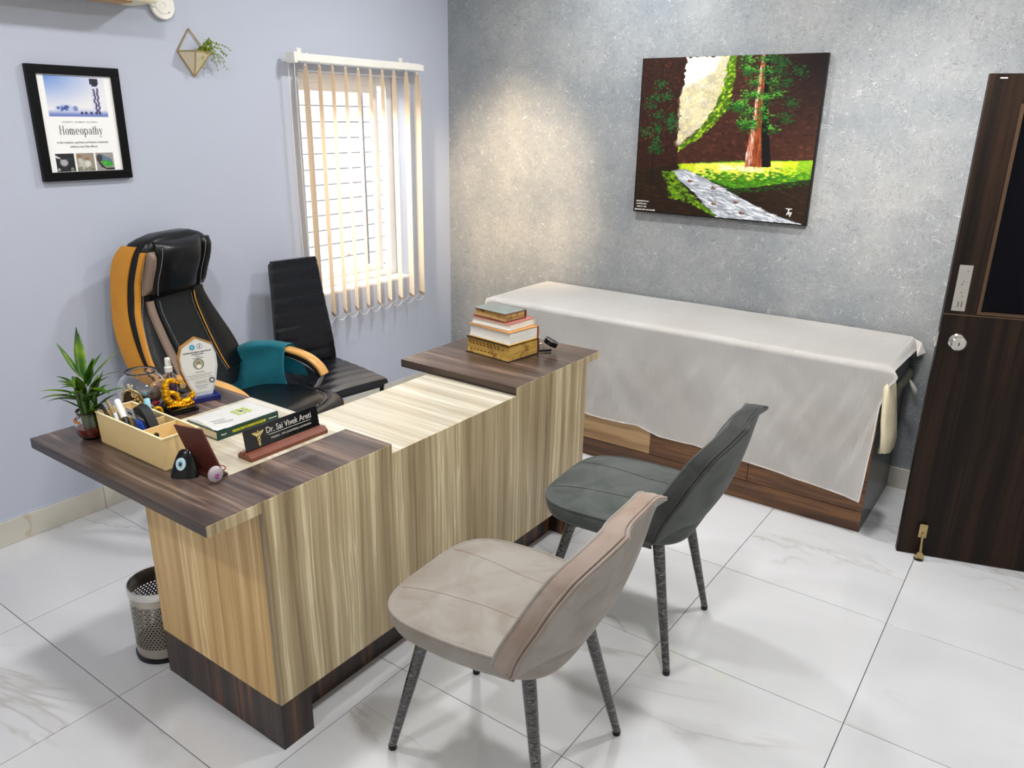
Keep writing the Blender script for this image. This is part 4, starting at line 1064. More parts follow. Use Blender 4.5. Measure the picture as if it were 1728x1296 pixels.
def side_strip(sgn, a, b_, z0, z1, d=.006, n=30, topcurl=False):
    """strip on the side face between fractions a..b of the depth (0 front, 1 rear)"""
    bm = B(); R = []
    for i in range(n+1):
        z = z0+(z1-z0)*i/n
        f0, f1 = sm(bF, z), sm(bR, z)
        fa = f0+(f1-f0)*a(z) if callable(a) else f0+(f1-f0)*a; fb = f0+(f1-f0)*b_
        cor = lambda t_: hwid(z, t_, sgn)*(1-0.045*abs(2*t_-1)**4)
        ta = a; tb_ = b_
        R.append([(fa, sgn*(cor(ta)-.004), z), (fa, sgn*(cor(ta)+d), z), ((fa+fb)/2, sgn*(cor((ta+tb_)/2)+d*1.3), z), (fb, sgn*(cor(tb_)+d), z), (fb, sgn*(cor(tb_)-.004), z)])
    loft(bm, R); return bm
for sgn in (-1, 1):
    obj('side_panel', side_strip(sgn, .40, .96, .56, 1.160), tan, oc, smooth=50, label='tan leather side panel')
    if sgn < 0: obj('piping', side_strip(sgn, .08, .19, .56, 1.14, .008), tan, oc, smooth=50, label='tan leather piping')
def front_strip(y0, y1, z0, z1, d, n=26, m_=6, bulge=0, base=0.0):
    bm = B(); R = []
    for i in range(n+1):
        z = z0+(z1-z0)*i/n; t_ = i/n
        ya = y0(z) if callable(y0) else y0; yb_ = y1(z) if callable(y1) else y1
        f0 = sm(bF, z)
        row = [(f0-.015, ya, z)]
        for j in range(m_+1):
            s_ = j/m_; e_ = (1-(2*s_-1)**4)
            row.append((f0+base+d*min(1, 8*t_, 8*(1-t_))*(.35+.65*e_)+bulge*e_*sin(pi*t_)**.6, ya+(yb_-ya)*s_, z))
        row.append((f0-.015, yb_, z)); R.append(row)
    loft(bm, R); return bm
obj('centre_panel', front_strip(lambda z: lerp([(.56, -.10), (.93, -.125)], z), lambda z: lerp([(.56, .10), (.93, .085)], z), .56, .945, .010), leather2, oc, smooth=50)
obj('headrest', front_strip(lambda z: -.150+.01*(z-.95), .120, .935, 1.178, .018, bulge=.034, m_=10), leather, oc, smooth=60)
obj('headrest_wing', front_strip(.124, .178, .95, 1.165, .012, bulge=.015), leather, oc, smooth=60)
obj('accent_strip', front_strip(-.186, -.152, .96, 1.14, .012, bulge=.012), bronze, oc, smooth=50, label='bronze leather strip')
obj('accent_strip', front_strip(lambda z: lerp([(.58, -.17), (.93, -.17)], z), lambda z: lerp([(.58, -.125), (.93, -.135)], z), .58, .93, .012), bronze, oc, smooth=50, label='bronze leather strip')
obj('bolster', front_strip(lambda z: lerp([(.58, .115), (.93, .10)], z), lambda z: sm(bW, z)-.02, .58, .945, .014), leather, oc, smooth=50)
def seam(ptsf, r=.0011, mt=thread, name='stitching'):
    bm = B(); P = catmull(ptsf, 10)
    for i in range(0, len(P)-1, 2):
        tube(bm, [P[i], P[i+1]], r, 4)
    obj(name, bm, mt, oc)
def fr(y, z, d=.014): return (sm(bF, z)+d, y, z)
seam([fr(lerp([(.56, .092), (.93, .075)], z), z) for z in [.58+.035*i for i in range(11)]])
seam([fr(lerp([(.56, -.09), (.93, -.118)], z), z) for z in [.58+.035*i for i in range(11)]])
seam([fr(.112, z, .034) for z in [.955+.02*i for i in range(11)]])
seam([fr(-.142, z, .03) for z in [.955+.02*i for i in range(11)]])
for sgn in (-1,):
    seam([(sm(bF, z)+(sm(bR, z)-sm(bF, z))*.02, sgn*(sm(bW, z)+.004), z) for z in [.58+.045*i for i in range(13)]])
bm = B(); P = [fr(lerp([(.56, .108), (.93, .094)], z), z, .012) for z in [.58+.035*i for i in range(11)]]
P += []
tube(bm, P, .003, 6); obj('tan_cord', bm, tan, oc, smooth=True)
# seat
def seat_ring(s, z, n=48):
    r_ = []
    for i in range(n):
        th = 2*pi*i/n; c_, s_ = cos(th), sin(th); p = 2.9
        r_.append((.11+.27*math.copysign(abs(c_)**(2/p), c_)*s, .262*math.copysign(abs(s_)**(2/p), s_)*s, z))
    return r_
bm = B(); loft(bm, [seat_ring(s, z-.012*(s > .7)) for s, z in ((.05, .512), (.4, .512), (.65, .510), (.72, .503), (.8, .510), (.92, .502), (.985, .482), (1.0, .458), (.985, .43), (.93, .415), (.3, .412))]); obj('seat', bm, leather, oc, smooth=60)
bm = B(); tube(bm, [(p[0], p[1], .437) for p in seat_ring(1.005, 0)], .011, 8, closed=True); obj('seat_piping', bm, tan, oc, smooth=True)
P = [(p[0], p[1], p[2]) for p in seat_ring(.735, .497)]
bm = B()
for i in range(0, 48, 1): tube(bm, [P[i], Vector(P[i])+(Vector(P[(i+1) % 48])-Vector(P[i]))*.6], .0011, 4)
obj('stitching', bm, thread, oc)
for sgn in (-1, 1):
    ay = sgn*.262
    path = catmull([(-.27, ay, .60), (-.20, ay, .642), (-.09, ay, .655), (.03, ay, .648), (.12, ay, .625), (.175, ay, .588), (.20, ay, .550)], 8)
    def ribbon(path, w, th, off):
        bm = B(); R = []
        for i, p in enumerate(path):
            t_ = (path[min(i+1, len(path)-1)]-path[max(0, i-1)]).normalized(); n_ = Vector((-t_.z, 0, t_.x))
            c_ = p+n_*off; ring = []
            for j in range(14):
                a = 2*pi*j/14; ca, sa = cos(a), sin(a)
                ring.append(c_+n_*th/2*math.copysign(abs(sa)**.7, sa)+Vector((0, 1, 0))*w/2*math.copysign(abs(ca)**.7, ca))
            R.append(ring)
        loft(bm, R); return bm
    obj('armrest_pad', ribbon(path, .056, .024, 0), varn, oc, smooth=True, label='tan wooden arm pad')
    obj('armrest_base', ribbon(path, .046, .022, -.021), M['blackmatte'], oc, smooth=True)
    loop = catmull([(.185, ay, .545), (.155, ay, .49), (.10, ay*.99, .45), (.0, ay*.97, .43), (-.12, ay*.97, .44), (-.20, ay, .50), (-.235, ay, .58), (-.19, ay, .622), (-.08, ay, .628), (.04, ay, .615), (.12, ay, .585), (.185, ay, .545)], 6)
    obj('arm_loop', ribbon(loop[:-1], .034, .014, 0), grayp, oc, smooth=True, label='light grey plastic loop')
bm = B(); cyl(bm, (.08, 0, .10), (.08, 0, .42), .028, seg=16); cyl(bm, (.08, 0, .06), (.08, 0, .22), .036, seg=16); obj('gas_column', bm, M['black'], oc, smooth=30)
for i in range(5):
    a = radians(72*i+20); d = Vector((cos(a), sin(a), 0))
    bm = B(); tube(bm, [Vector((.08, 0, .10))+d*.02, Vector((.08, 0, .085))+d*.28], [.028, .016], 8); lg = obj('base_arm', bm, M['chrome'], oc, smooth=30)
    e_ = Vector((.08, 0, .028))+d*.28; s_ = Vector((-sin(a), cos(a), 0))
    bm = B(); cyl(bm, e_-s_*.02, e_+s_*.02, .028, seg=16); cyl(bm, e_+Vector((0, 0, .02)), e_+Vector((0, 0, .055)), .008, seg=8); obj('castor', bm, M['black'], lg, smooth=30)
bm = B(); box(bm, -.22, .2, -.07, .07, .385, .415, .01); box(bm, -.36, -.2, -.05, .05, .40, .44, .01); box(bm, -.38, -.35, -.05, .05, .40, .62, .01); obj('seat_mechanism', bm, M['blackmatte'], oc)

# towel on the arm (over the left arm)
def toL(p):  # chair local -> world
    a = radians(17); return (0.50+p[0]*cos(a)-p[1]*sin(a), -1.94+p[0]*sin(a)+p[1]*cos(a), p[2])
bm = B(); cols = []
for i in range(31):
    s = i/30; F_ = -.300+s*.315
    ztop = lerp([(-.285, .628), (-.2, .664), (-.09, .677), (.02, .672)], F_)
    row = []
    for j in range(29):
        t_ = j/28
        if t_ < .25: # far side, hanging outside
            k_ = t_/.25; y = .262+.042; z = ztop-.16+k_*.15
        elif t_ < .42:
            k_ = (t_-.25)/.17; a = pi*k_; y = .262+.042*cos(a); z = ztop-.01+.013*sin(a)
        else:
            k_ = (t_-.42)/.58; y = .262-.042-.006*sin(k_*7+s*5)-.012*k_; z = ztop-.012-k_*(.185+.02*s)
        y += .005*vn(s*6, t_*8); Fx = F_+(.03*max(0, (t_-.42))*s if t_ > .42 else .08*(.25-t_)*4*s if t_ < .25 else 0)+.012*vn2(t_*5, 2)
        if t_ > .42: Fx += .05*(t_-.42)*(1-s)
        row.append(toL((Fx, y, z)))
    cols.append(row)
loft(bm, cols, closed=False); bmesh.ops.solidify(bm, geom=bm.faces[:], thickness=0.004)
tag(obj('hand_towel', bm, mat('teal terry cloth', (24, 162, 184), 0.95, sheen=.3, bump=(350, 1.0, 0.004), vary=(16, .3)), smooth=True), 'teal towel draped over the arm of the office chair', 'towel')

# ================================================================= BLACK SIDE CHAIR
sc = thing('side_chair', 'black vinyl side chair with tall ribbed back under the window', 'chair', (0.42, -1.42, 0), radians(-8))
def scl(x, y):
    a = radians(-8); dx, dy = x-.42, y+1.42; return dx*cos(a)+dy*sin(a), -dx*sin(a)+dy*cos(a)
vin = mat('black quilted vinyl', (9, 13, 22), 0.24, spec=0.6, bump=(90, 0.3, 0.003))
bm = B(); N = 24; rows = []
for j in range(N+1):
    t_ = j/N; x = -.215+.44*t_; row = []
    z = .462-.012*t_**3-.022*(t_ < .02)
    gz = .003*abs(sin(t_*pi*6))**.3
    hw = .172
    for y in [-1, -.96, -.8, -.5, -.2, .2, .5, .8, .96, 1]:
        row.append((x, hw*y, z+gz+.006*(1-y*y)-.014*(abs(y) > .98)))
    for y in [1, 0, -1]: row.append((x, hw*y, .425))
    rows.append(row)
loft(bm, rows); obj('seat', bm, vin, sc, smooth=40)
bm = B(); rows = []
for j in range(61):
    t_ = j/60; z = .42+.575*t_
    F_ = lerp([(0, -.205), (.3, -.215), (1, -.272)], t_); hw = sm([(0, .172), (.15, .170), (.4, .158), (.7, .143), (.97, .132), (1, .125)], t_)
    gz = -.0035*math.exp(-(((t_*8.0) % 1-.5)/.08)**2)
    fr_ = F_+gz; th = .034*(1 if t_ < .98 else .6)
    rows.append([(fr_-.006, -hw, z), (fr_, -hw*.95, z), (fr_+.002, 0, z), (fr_, hw*.95, z), (fr_-.006, hw, z), (F_-th+.006, hw, z), (F_-th, hw*.95, z), (F_-th, -hw*.95, z), (F_-th+.006, -hw, z)])
loft(bm, rows); obj('backrest', bm, vin, sc, smooth=35)
bkm = mat('black powder coated steel', (14, 14, 16), 0.4)
for sx, sy in ((1, 1), (1, -1), (-1, 1), (-1, -1)):
    x = .195 if sx > 0 else -.20; y = .155*sy
    bm = B(); tube(bm, [(x, y, .42), (x+.012*sx, y, 0)], .011, 8); obj('leg', bm, bkm, sc, smooth=40)
bm = B(); box(bm, -.21, .205, -.165, -.145, .405, .425); box(bm, -.21, .205, .145, .165, .405, .425); box(bm, .19, .205, -.145, .145, .405, .425); obj('seat_frame', bm, bkm, sc)

# ================================================================= WASTE BIN
wb = thing('waste_bin', 'perforated steel waste bin on the floor left of the desk', 'bin', (1.105, -2.792, 0))
def perforated(r, z0, z1, nu, nv, hole=.5):
    bm = B(); du = 2*pi/nu; dz = (z1-z0)/nv
    V = {}
    def vert(a, z):
        k_ = (round(a/du*100) % (nu*100), round(z*1e5))
        if k_ not in V: V[k_] = bm.verts.new((r*cos(a), r*sin(a), z))
        return V[k_]
    for j in range(nv):
        for i in range(nu):
            off = .5*du*(j % 2)
            a0 = i*du+off; z_ = z0+j*dz; ac = a0+du/2; zc = z_+dz/2
            # outer square: 8 pts, inner octagon hole
            o = [(a0, z_), (ac, z_), (a0+du, z_), (a0+du, zc), (a0+du, z_+dz), (ac, z_+dz), (a0, z_+dz), (a0, zc)]
            inn = [(ac+hole*du/2*cos(t), zc+hole*dz/2*sin(t)) for t in [radians(q_) for q_ in (225, 270, 315, 0, 45, 90, 135, 180)]]
            ov = [vert(*p) for p in o]; iv = [bm.verts.new((r*cos(a), r*sin(a), z)) for a, z in inn]
            for k_ in range(8):
                try: bm.faces.new((ov[k_], ov[(k_+1) % 8], iv[(k_+1) % 8], iv[k_]))
                except ValueError: pass
    return bm
bsm = mat('perforated steel', (150, 142, 130), 0.3, 0.95)
bm = perforated(.087, .048, .205, 48, 18, .62); obj('perforated_wall', bm, bsm, wb)
bm = B(); lathe(bm, [(.0875, .012), (.0875, .05), (.0865, .05), (.0865, .012)], seg=48, caps=False); obj('wall_band', bm, M['steel'], wb, smooth=30)
bm = B(); lathe(bm, [(.0875, .204), (.0875, .226), (.0865, .226), (.0865, .204)], seg=48, caps=False); obj('wall_band', bm, M['steel'], wb, smooth=30)
bm = B(); lathe(bm, [(.0885, .226), (.091, .229), (.091, .252), (.0895, .2555), (.087, .2555), (.0865, .252), (.0865, .226)], seg=48, caps=False); obj('rim', bm, M['chrome'], wb, smooth=30)
bm = B(); lathe(bm, [(.0, .0), (.0915, .0), (.0925, .006), (.0915, .014), (.088, .016), (.0, .016)], seg=48, caps=False); obj('base_ring', bm, M['black'], wb, smooth=30)

# ================================================================= DESK ITEMS
ZT = .7706
# --- organiser box
ob = thing('desk_organizer', 'cream open pen box with dividers on the left end of the desk', 'organizer', (1.27, -2.838, ZT-.0005))
cm = mat('cream plastic box', (244, 214, 154), 0.38, spec=.5)
hx, hy, hh = .162, .0525, .0915
bm = B()
def taper_box(bm, x0, x1, y0, y1, z0, z1, s=1.03):
    vs = box(bm, x0, x1, y0, y1, z0, z1)
    for v in vs:
        if v.co.z > (z0+z1)/2 and z1 > .05: v.co.x *= s; v.co.y *= s
t_ = .0028
taper_box(bm, -hx, hx, -hy, hy, 0, .003, 1)
taper_box(bm, -hx, hx, -hy, -hy+t_, .002, hh); taper_box(bm, -hx, hx, hy-t_, hy, .002, hh); taper_box(bm, -hx, -hx+t_, -hy+t_, hy-t_, .002, hh); taper_box(bm, hx-t_, hx, -hy+t_, hy-t_, .002, hh)
obj('tray', bm, cm, ob)
bm = B(); w_ = .004; X_, Y_ = hx*1.03, hy*1.03
for a in ((-X_-.002, X_+.002, -Y_-.002, -Y_+w_), (-X_-.002, X_+.002, Y_-w_, Y_+.002), (-X_-.002, -X_+w_, -Y_+w_, Y_-w_), (X_-w_, X_+.002, -Y_+w_, Y_-w_)): box(bm, *a, hh-.002, hh+.0015)
obj('rim', bm, mat('pale cream rim', (240, 224, 178), 0.35), ob)
obj('divider', boxm(.066, .069, -hy+t_, hy-t_, .003, hh-.001), cm, ob); obj('divider', boxm(.010, .013, 0.0, hy-t_, .003, hh-.001), cm, ob); obj('divider', boxm(-.155, .066, -.002, .001, .003, hh-.012), cm, ob)
def loc(x, y, z=0): return (1.27+x, -2.838+y, ZT+z)
def pen(a, b_, r, col, lab, cap=None, name='pen'):
    t = thing(name, lab, name, a)
    A_, E_ = Vector((0, 0, 0)), Vector(b_)-Vector(a)
    bm = B(); tube(bm, [A_, A_+E_*.62], [r*.9, r], 10); obj('barrel', bm, mat('pen barrel', col, .3), t, smooth=40)
    bm = B(); tube(bm, [A_+E_*.62, A_+E_*.97, E_], [r*1.05, r*1.05, r*.7], 10); obj('cap', bm, mat('pen cap', cap or col, .3), t, smooth=40)
    return t
pen(loc(-.06, -.035, .006), loc(-.158, -.040, .112), .0045, (225, 225, 222), 'black capped pen leaning in the left corner of the cream box', (20, 20, 24))
pen(loc(-.05, -.028, .006), loc(-.148, -.026, .122), .0050, (30, 28, 28), 'brown striped pen leaning beside the black pen in the box', (150, 128, 96))
pen(loc(-.03, -.020, .006), loc(-.118, -.014, .128), .0085, (38, 40, 44), 'fat marker with white cap leaning in the cream box', (232, 232, 230), 'marker')
pen(loc(-.045, -.044, .006), loc(-.098, -.034, .098), .0050, (160, 190, 200), 'pale blue pen lying low in the cream box', (196, 212, 216))
pen(loc(-.04, .035, .006), loc(-.066, .046, .126), .0085, (128, 182, 200), 'light blue highlighter standing at the back of the cream box', (150, 202, 218), 'highlighter')
pen(loc(.104, -.030, .006), loc(.108, -.034, .088), .0062, (12, 12, 14), 'black pen standing alone in the front compartment')
# scissors handle
t = thing('scissors', 'black handled scissors standing among the pens in the box', 'scissors', loc(-.03, .012, .01))
bm = B(); tube(bm, [(0.03*cos(a)*.6-.03, .016*sin(a), .085+.018*sin(a)) for a in [2*pi*i/16 for i in range(16)]], .0035, 6, closed=True); obj('handle', bm, M['black'], t, smooth=True)
bm = B(); tube(bm, [(-.02, 0, .075), (.01, 0, .0)], [.004, .002], 6); obj('blade', bm, M['steel'], t)
# black round pouch
t = thing('black_case', 'black rounded case standing behind a blue packet in the cream box', 'case', loc(.0, -.004, .010))
bm = B(); pr = [(-.045, 0), (-.045, .085), (-.035, .108), (-.012, .120), (.014, .112), (.040, .08), (.060, .03), (.062, 0)]
pr = [(p.x, p.y) for p in catmull([(a, b_, 0) for a, b_ in pr], 4)]
prism(bm, pr, lambda u, v, d: (u, d, v), -.010, .016); bmesh.ops.bevel(bm, geom=[e for e in bm.edges if len(e.link_faces) == 2 and e.calc_face_angle(0) > 1], offset=.004, segments=2, affect='EDGES')
obj('shell', bm, mat('black fabric shell', (14, 16, 20), .6), t, smooth=40)
bm = B(); tube(bm, [(-.035, -.011, .07), (-.01, -.012, .096), (.02, -.011, .085)], .0015, 5); obj('seam', bm, mat('dark seam', (40, 42, 48), .6), t)
t = thing('blue_packet', 'clear hang packet with a blue card leaning in the cream box', 'packet', loc(.022, -.026, .030))
bm = B(); 
prism(bm, [(-.045, 0), (.052, .0), (.030, .085), (-.045, .098)], lambda u, v, d: (u, d-.10*v, v), -.001, .001); obj('plastic_sleeve', bm, M['glass'], t)
prism_b = B(); prism(prism_b, [(-.008, .002), (.048, .002), (.024, .074), (-.008, .078)], lambda u, v, d: (u, d-.10*v-.003, v), -.001, .001); obj('blue_card', prism_b, mat('blue card', (26, 84, 206), .3), t)
bm = B(); prism(bm, [(-.045, .080), (-.004, .078), (-.006, .104), (-.042, .106)], lambda u, v, d: (u, d-.10*v-.004, v), -.001, .001); obj('hang_tab', bm, mat('grey hang tab', (170, 176, 182), .3, alpha=.8), t)
bm = B(); prism(bm, [(-.034, .088), (-.014, .087), (-.015, .093), (-.033, .094)], lambda u, v, d: (u, d-.10*v-.0055, v), -.0003, .0003); obj('slot', bm, M['black'], t)

# --- lucky bamboo
VX, VY = 1.055, -2.888
vs_t = thing('bamboo_vase', 'round glass vase with red water at the left end of the desk', 'vase', (VX, VY, ZT-.0005))
bm = B(); lathe(bm, [(.0, .001), (.026, .001), (.036, .012), (.042, .03), (.041, .05), (.034, .068), (.032, .076), (.036, .086), (.0345, .086), (.0305, .076), (.032, .067), (.039, .05), (.040, .03), (.034, .014), (.025, .005), (0, .005)], seg=36, caps=False); obj('glass', bm, M['rglass'], vs_t, smooth=True)
bm = B(); lathe(bm, [(0, .0055), (.025, .0055), (.0335, .0145), (.0385, .03), (.0385, .036), (0, .036)], seg=28, caps=False); obj('water', bm, mat('red tinted water', (214, 60, 24), .05, trans=.75), vs_t, smooth=30)
bm = B(); tube(bm, [(.040*cos(a), .040*sin(a), .058) for a in [radians(200+i*8) for i in range(12)]], .004, 6); obj('amber_ribbon', bm, mat('amber ribbon', (190, 120, 40), .4), vs_t)
bamb = thing('lucky_bamboo', 'leafy green lucky bamboo standing in the glass vase', 'plant', (VX, VY, ZT+.01))
gl = bpy.data.materials.new('bamboo leaf'); gl.use_nodes = True
nt = gl.node_tree; b = nt.nodes['Principled BSDF']; b.inputs['Roughness'].default_value = .35
tc = nt.nodes.new('ShaderNodeTexCoord'); nn = nt.nodes.new('ShaderNodeTexNoise'); nn.inputs['Scale'].default_value = 14; nt.links.new(tc.outputs['Object'], nn.inputs['Vector'])
rr_ = ramp(nt, [(.35, hexc(40, 84, 24)), (.5, hexc(76, 126, 26)), (.66, hexc(140, 172, 30))]); nt.links.new(nn.outputs[0], rr_.inputs[0]); nt.links.new(rr_.outputs[0], b.inputs['Base Color'])
stalkm = mat('bamboo stalk', (74, 104, 46), .4)
rg = random.Random(21)
for k_ in range(7):
    a = 2*pi*k_/7; r_b = .014
    bm = B(); h_ = rg.uniform(.09, .16); P = []
    rad = []
    for i in range(9):
        P.append((r_b*cos(a)*(1+i*.08), r_b*sin(a)*(1+i*.08), h_*i/8)); rad.append(.0055 if i % 3 else .0066)
    tube(bm, P, rad, 8); obj('stalk', bm, stalkm, bamb, smooth=True)
def blade(p, az, el, L, W, droop):
    bm = B(); p = Vector(p); rows = []; n = 9
    pos = p.copy(); e_ = el
    side = Vector((-sin(az), cos(az), 0))
    for i in range(n+1):
        s = i/n; wv = W*(sin(pi*min(1, s*1.0)**.75) if s < 1 else 0.0)+.0004
        d = Vector((cos(az)*cos(e_), sin(az)*cos(e_), sin(e_))); nrm = side.cross(d)
        rows.append([pos-side*wv/2+nrm*wv*.18, pos-nrm*.0, pos+side*wv/2+nrm*wv*.18])
        pos = pos+d*L/n; e_ -= droop/n
    loft(bm, rows, closed=False); bmesh.ops.solidify(bm, geom=bm.faces[:], thickness=.0005)
    return bm
# azimuths are world directions; the tall pair first
LV = [((0, 0, .165), 2.6, 1.45, .155, .030, .25), ((-.008, 0, .17), 3.6, 1.15, .12, .022, .3), ((.01, 0, .15), .9, 1.0, .15, .026, .5), ((.0, .01, .14), .5, .85, .13, .014, .9),
      ((0, 0, .15), .2, 1.2, .11, .02, .5), ((-.01, -.01, .11), 4.0, .55, .12, .02, 1.2), ((-.01, 0, .10), 3.7, .35, .13, .018, 1.0), ((-.01, -.01, .12), 4.4, .7, .11, .02, .9),
      ((0, .01, .10), .7, .7, .12, .022, .8), ((.01, -.01, .13), -.6, 1.1, .10, .024, .6), ((.0, .0, .12), 5.3, .9, .10, .022, 1.4), ((0, 0, .16), 1.6, 1.1, .10, .02, .6)]
for i in range(24):
    az = rg.uniform(0, 2*pi); LV.append(((.012*cos(az), .012*sin(az), rg.uniform(.06, .15)), az, rg.uniform(.3, 1.25), rg.uniform(.06, .10), rg.uniform(.018, .028), rg.uniform(.3, 1.2)))
for a in LV: obj('leaf', blade(*a), gl, bamb, smooth=True)

# --- glass bowl with shells and trinkets
BX, BY = .957, -2.668
gb = thing('glass_bowl', 'round glass fishbowl full of shells behind the cream box', 'bowl', (BX, BY, ZT-.0005))
pr = [(.0, .001), (.03, .001), (.052, .010), (.072, .035), (.079, .06), (.075, .085), (.060, .108), (.048, .117), (.045, .124), (.047, .130)]
inn = [(r_-.002 if r_ > .01 else 0, z+.002 if z < .1 else z) for r_, z in pr][::-1]
bm = B(); lathe(bm, pr+inn, seg=48, caps=False); obj('glass', bm, M['rglass'], gb, smooth=True)
def lump(name, lab, cat, c_, r, col, s=(1, 1, 1), grp=None, rough=.5):
    bm = B(); ball(bm, (0, 0, 0), r, 10, 7, s)
    for v in bm.verts: v.co *= 1+.18*vn2(v.co.x*90+c_[0]*50, v.co.y*90+v.co.z*60)
    o = obj(name, bm, mat(name.replace('_', ' '), col, rough), smooth=True); o.location = c_
    tag(o, lab, cat, grp); return o
rg = random.Random(9)
for i in range(12):
    a = rg.uniform(0, 2*pi); rr = rg.uniform(0.0, .046); z_ = .017+(.012 if i > 6 else 0)
    lump('dark_pebble', 'dark pebble in the bottom of the glass bowl', 'pebble', (BX+rr*cos(a), BY+rr*sin(a), ZT+z_), rg.uniform(.011, .015), q.choice([(52, 46, 44), (76, 66, 60), (40, 36, 38)]), (1.2, 1, .8), 'pebbles in the glass bowl')
lump('brown_shell', 'rough brown shell on the right side inside the glass bowl', 'shell', (BX+.036, BY+.020, ZT+.050), .018, (92, 74, 62), (1, 1, 1.2), None, .6)
lump('brown_shell', 'second brown shell below the mauve one in the glass bowl', 'shell', (BX+.012, BY+.030, ZT+.048), .015, (120, 98, 78), (1, 1.2, .9), None, .6)
lump('blue_shell', 'small sky blue shell in the middle of the glass bowl', 'shell', (BX+.030, BY-.012, ZT+.060), .008, (98, 176, 206), (1.5, .8, .8))
lump('blue_stone', 'dark blue stone at the left side inside the glass bowl', 'stone', (BX-.035, BY-.042, ZT+.048), .011, (56, 60, 120), (.8, 1, 1.4))
lump('pink_shell', 'pink red shell low at the right of the glass bowl', 'shell', (BX+.050, BY+.008, ZT+.028), .010, (176, 44, 70), (1, 1.5, .8))
lump('mauve_shell', 'mauve mottled shell near the top right of the glass bowl', 'shell', (BX+.026, BY+.040, ZT+.072), .011, (170, 128, 134), (1, 1.2, .9))
lump('grey_shell', 'grey shell in the centre of the glass bowl', 'shell', (BX+.0, BY+.0, ZT+.050), .015, (116, 110, 108), (1, 1.2, .9))
t = thing('coral_piece', 'pale branching coral at the left inside the glass bowl', 'coral', (BX-.018, BY-.035, ZT+.035))
for dx, dy, dz in ((-.015, -.012, .045), (-.005, .002, .052), (.006, .008, .05), (-.018, -.016, .03), (.012, .002, .038)):
    bm = B(); tube(bm, catmull([(0, 0, 0), (dx*.3, dy*.3, dz*.5), (dx, dy, dz)], 4), [.004]*8+[.003], 7); obj('branch', bm, mat('pale coral', (222, 206, 170), .6), t, smooth=True)

# gold trinket: beaded mirror + chain leaning on the bowl
t = thing('beaded_brooch', 'gold beaded brooch with dark oval disc leaning between bowl and box', 'brooch', (1.035, -2.745, ZT))
def bo(u, v, d=0): # tilted plane facing the camera-ish side
    return (u*.35+d*.8, u*.85-d*.5, v)
bm = B(); loft(bm, [[bo(.016*cos(a)-.012, .07+.030*sin(a), d) for a in [2*pi*i/24 for i in range(24)]] for d in (0, .004)]); obj('oval_disc', bm, mat('dark bronze disc', (62, 54, 48), .3, .5), t, smooth=30)
bm = B()
for i in range(26):
    a = 2*pi*i/26; ball(bm, bo(.018*cos(a)-.012, .07+.033*sin(a), .004), .0032, 8, 6)
for i in range(60):
    s = i/59; ball(bm, bo(.0+.075*s+.006*sin(i*1.7), .085-.075*s+.007*cos(i*2.3), .004+.004*sin(i)), .0042+.0015*sin(i*3), 8, 6)
tube(bm, catmull([bo(-.004, .105, .004), bo(.02, .09, .008), bo(.04, .055, .01), (.03, .075, .02)], 6), .003, 6)
obj('beading', bm, M['gold_wire'], t, smooth=True)
bm = B(); tube(bm, [bo(.072+.013*cos(a), .018+.016*sin(a), .004) for a in [2*pi*i/18 for i in range(18)]], .004, 8, closed=True); obj('gold_ring', bm, M['gold'], t, smooth=True)

# --- spray bottle
t = thing('spray_bottle', 'small clear spray bottle with purple liquid behind the statue', 'bottle', (.955, -2.572, ZT-.0005))
bm = B(); lathe(bm, [(0, .001), (.0195, .001), (.021, .006), (.021, .08), (.019, .09), (.010, .100), (.009, .104), (.0082, .104), (.0092, .099), (.0178, .089), (.0198, .08), (.0198, .007), (.0185, .0035), (0, .0035)], seg=28, caps=False); obj('bottle_body', bm, M['rglass'], t, smooth=True)
bm = B(); lathe(bm, [(0, .004), (.0185, .004), (.0195, .008), (.0195, .066), (0, .066)], seg=24, caps=False); obj('liquid', bm, mat('purple liquid', (112, 60, 112), .1, trans=.3), t, smooth=30)
bm = B(); lathe(bm, [(0, .102), (.0125, .102), (.0125, .118), (.0095, .12), (.0085, .145), (.0075, .148), (0, .148)], seg=24, caps=False); box(bm, .004, .012, -.003, .003, .136, .144); obj('spray_head', bm, M['white'], t, smooth=35)
bm = B(); cyl(bm, (0, 0, .01), (0, 0, .102), .0015, seg=8); obj('dip_tube', bm, M['white'], t)

# --- golden figurine
t = thing('golden_figurine', 'golden dragon boat figurine on a black base beside the award', 'figurine', (1.050, -2.606, ZT-.0005), radians(-8))
bm = B(); box(bm, -.042, .042, -.045, .045, .0, .008, .002); box(bm, -.036, .036, -.04, .04, .008, .013, .002); obj('base', bm, M['black'], t)
bm = B()
body = catmull([(0, .050, .050), (0, .040, .032), (0, .018, .022), (0, -.006, .020), (0, -.028, .030), (0, -.038, .052), (0, -.037, .076), (0, -.036, .094), (0, -.024, .104), (0, -.006, .096), (0, .006, .090)], 9)
tube(bm, body, [(.003+.0095*sin(pi*min(1, (i+2)/len(body)*1.1))**.55) for i in range(len(body))], 12)
tube(bm, catmull([(0, -.030, .066), (0, -.012, .058), (0, -.002, .044), (0, .004, .024)], 8), .0075, 10)
for v in bm.verts: v.co += Vector((vn(v.co.y*260, v.co.z*260), vn2(v.co.z*240, v.co.x*240), vn(v.co.x*250+9, v.co.y*230)))*.007
rg = random.Random(3)
for i in range(120):
    p = body[int(rg.random()*len(body))]; d = Vector((rg.uniform(-1, 1), rg.uniform(-1, 1), rg.uniform(-.6, 1))).normalized()
    ball(bm, p+d*rg.uniform(.006, .011), rg.uniform(.0018, .0040), 6, 4)
for i in range(30):
    a = i/29; ball(bm, (.014*sin(i*2.1), -.036+.080*a, .017+.004*sin(i*1.9)), .0048, 7, 5)
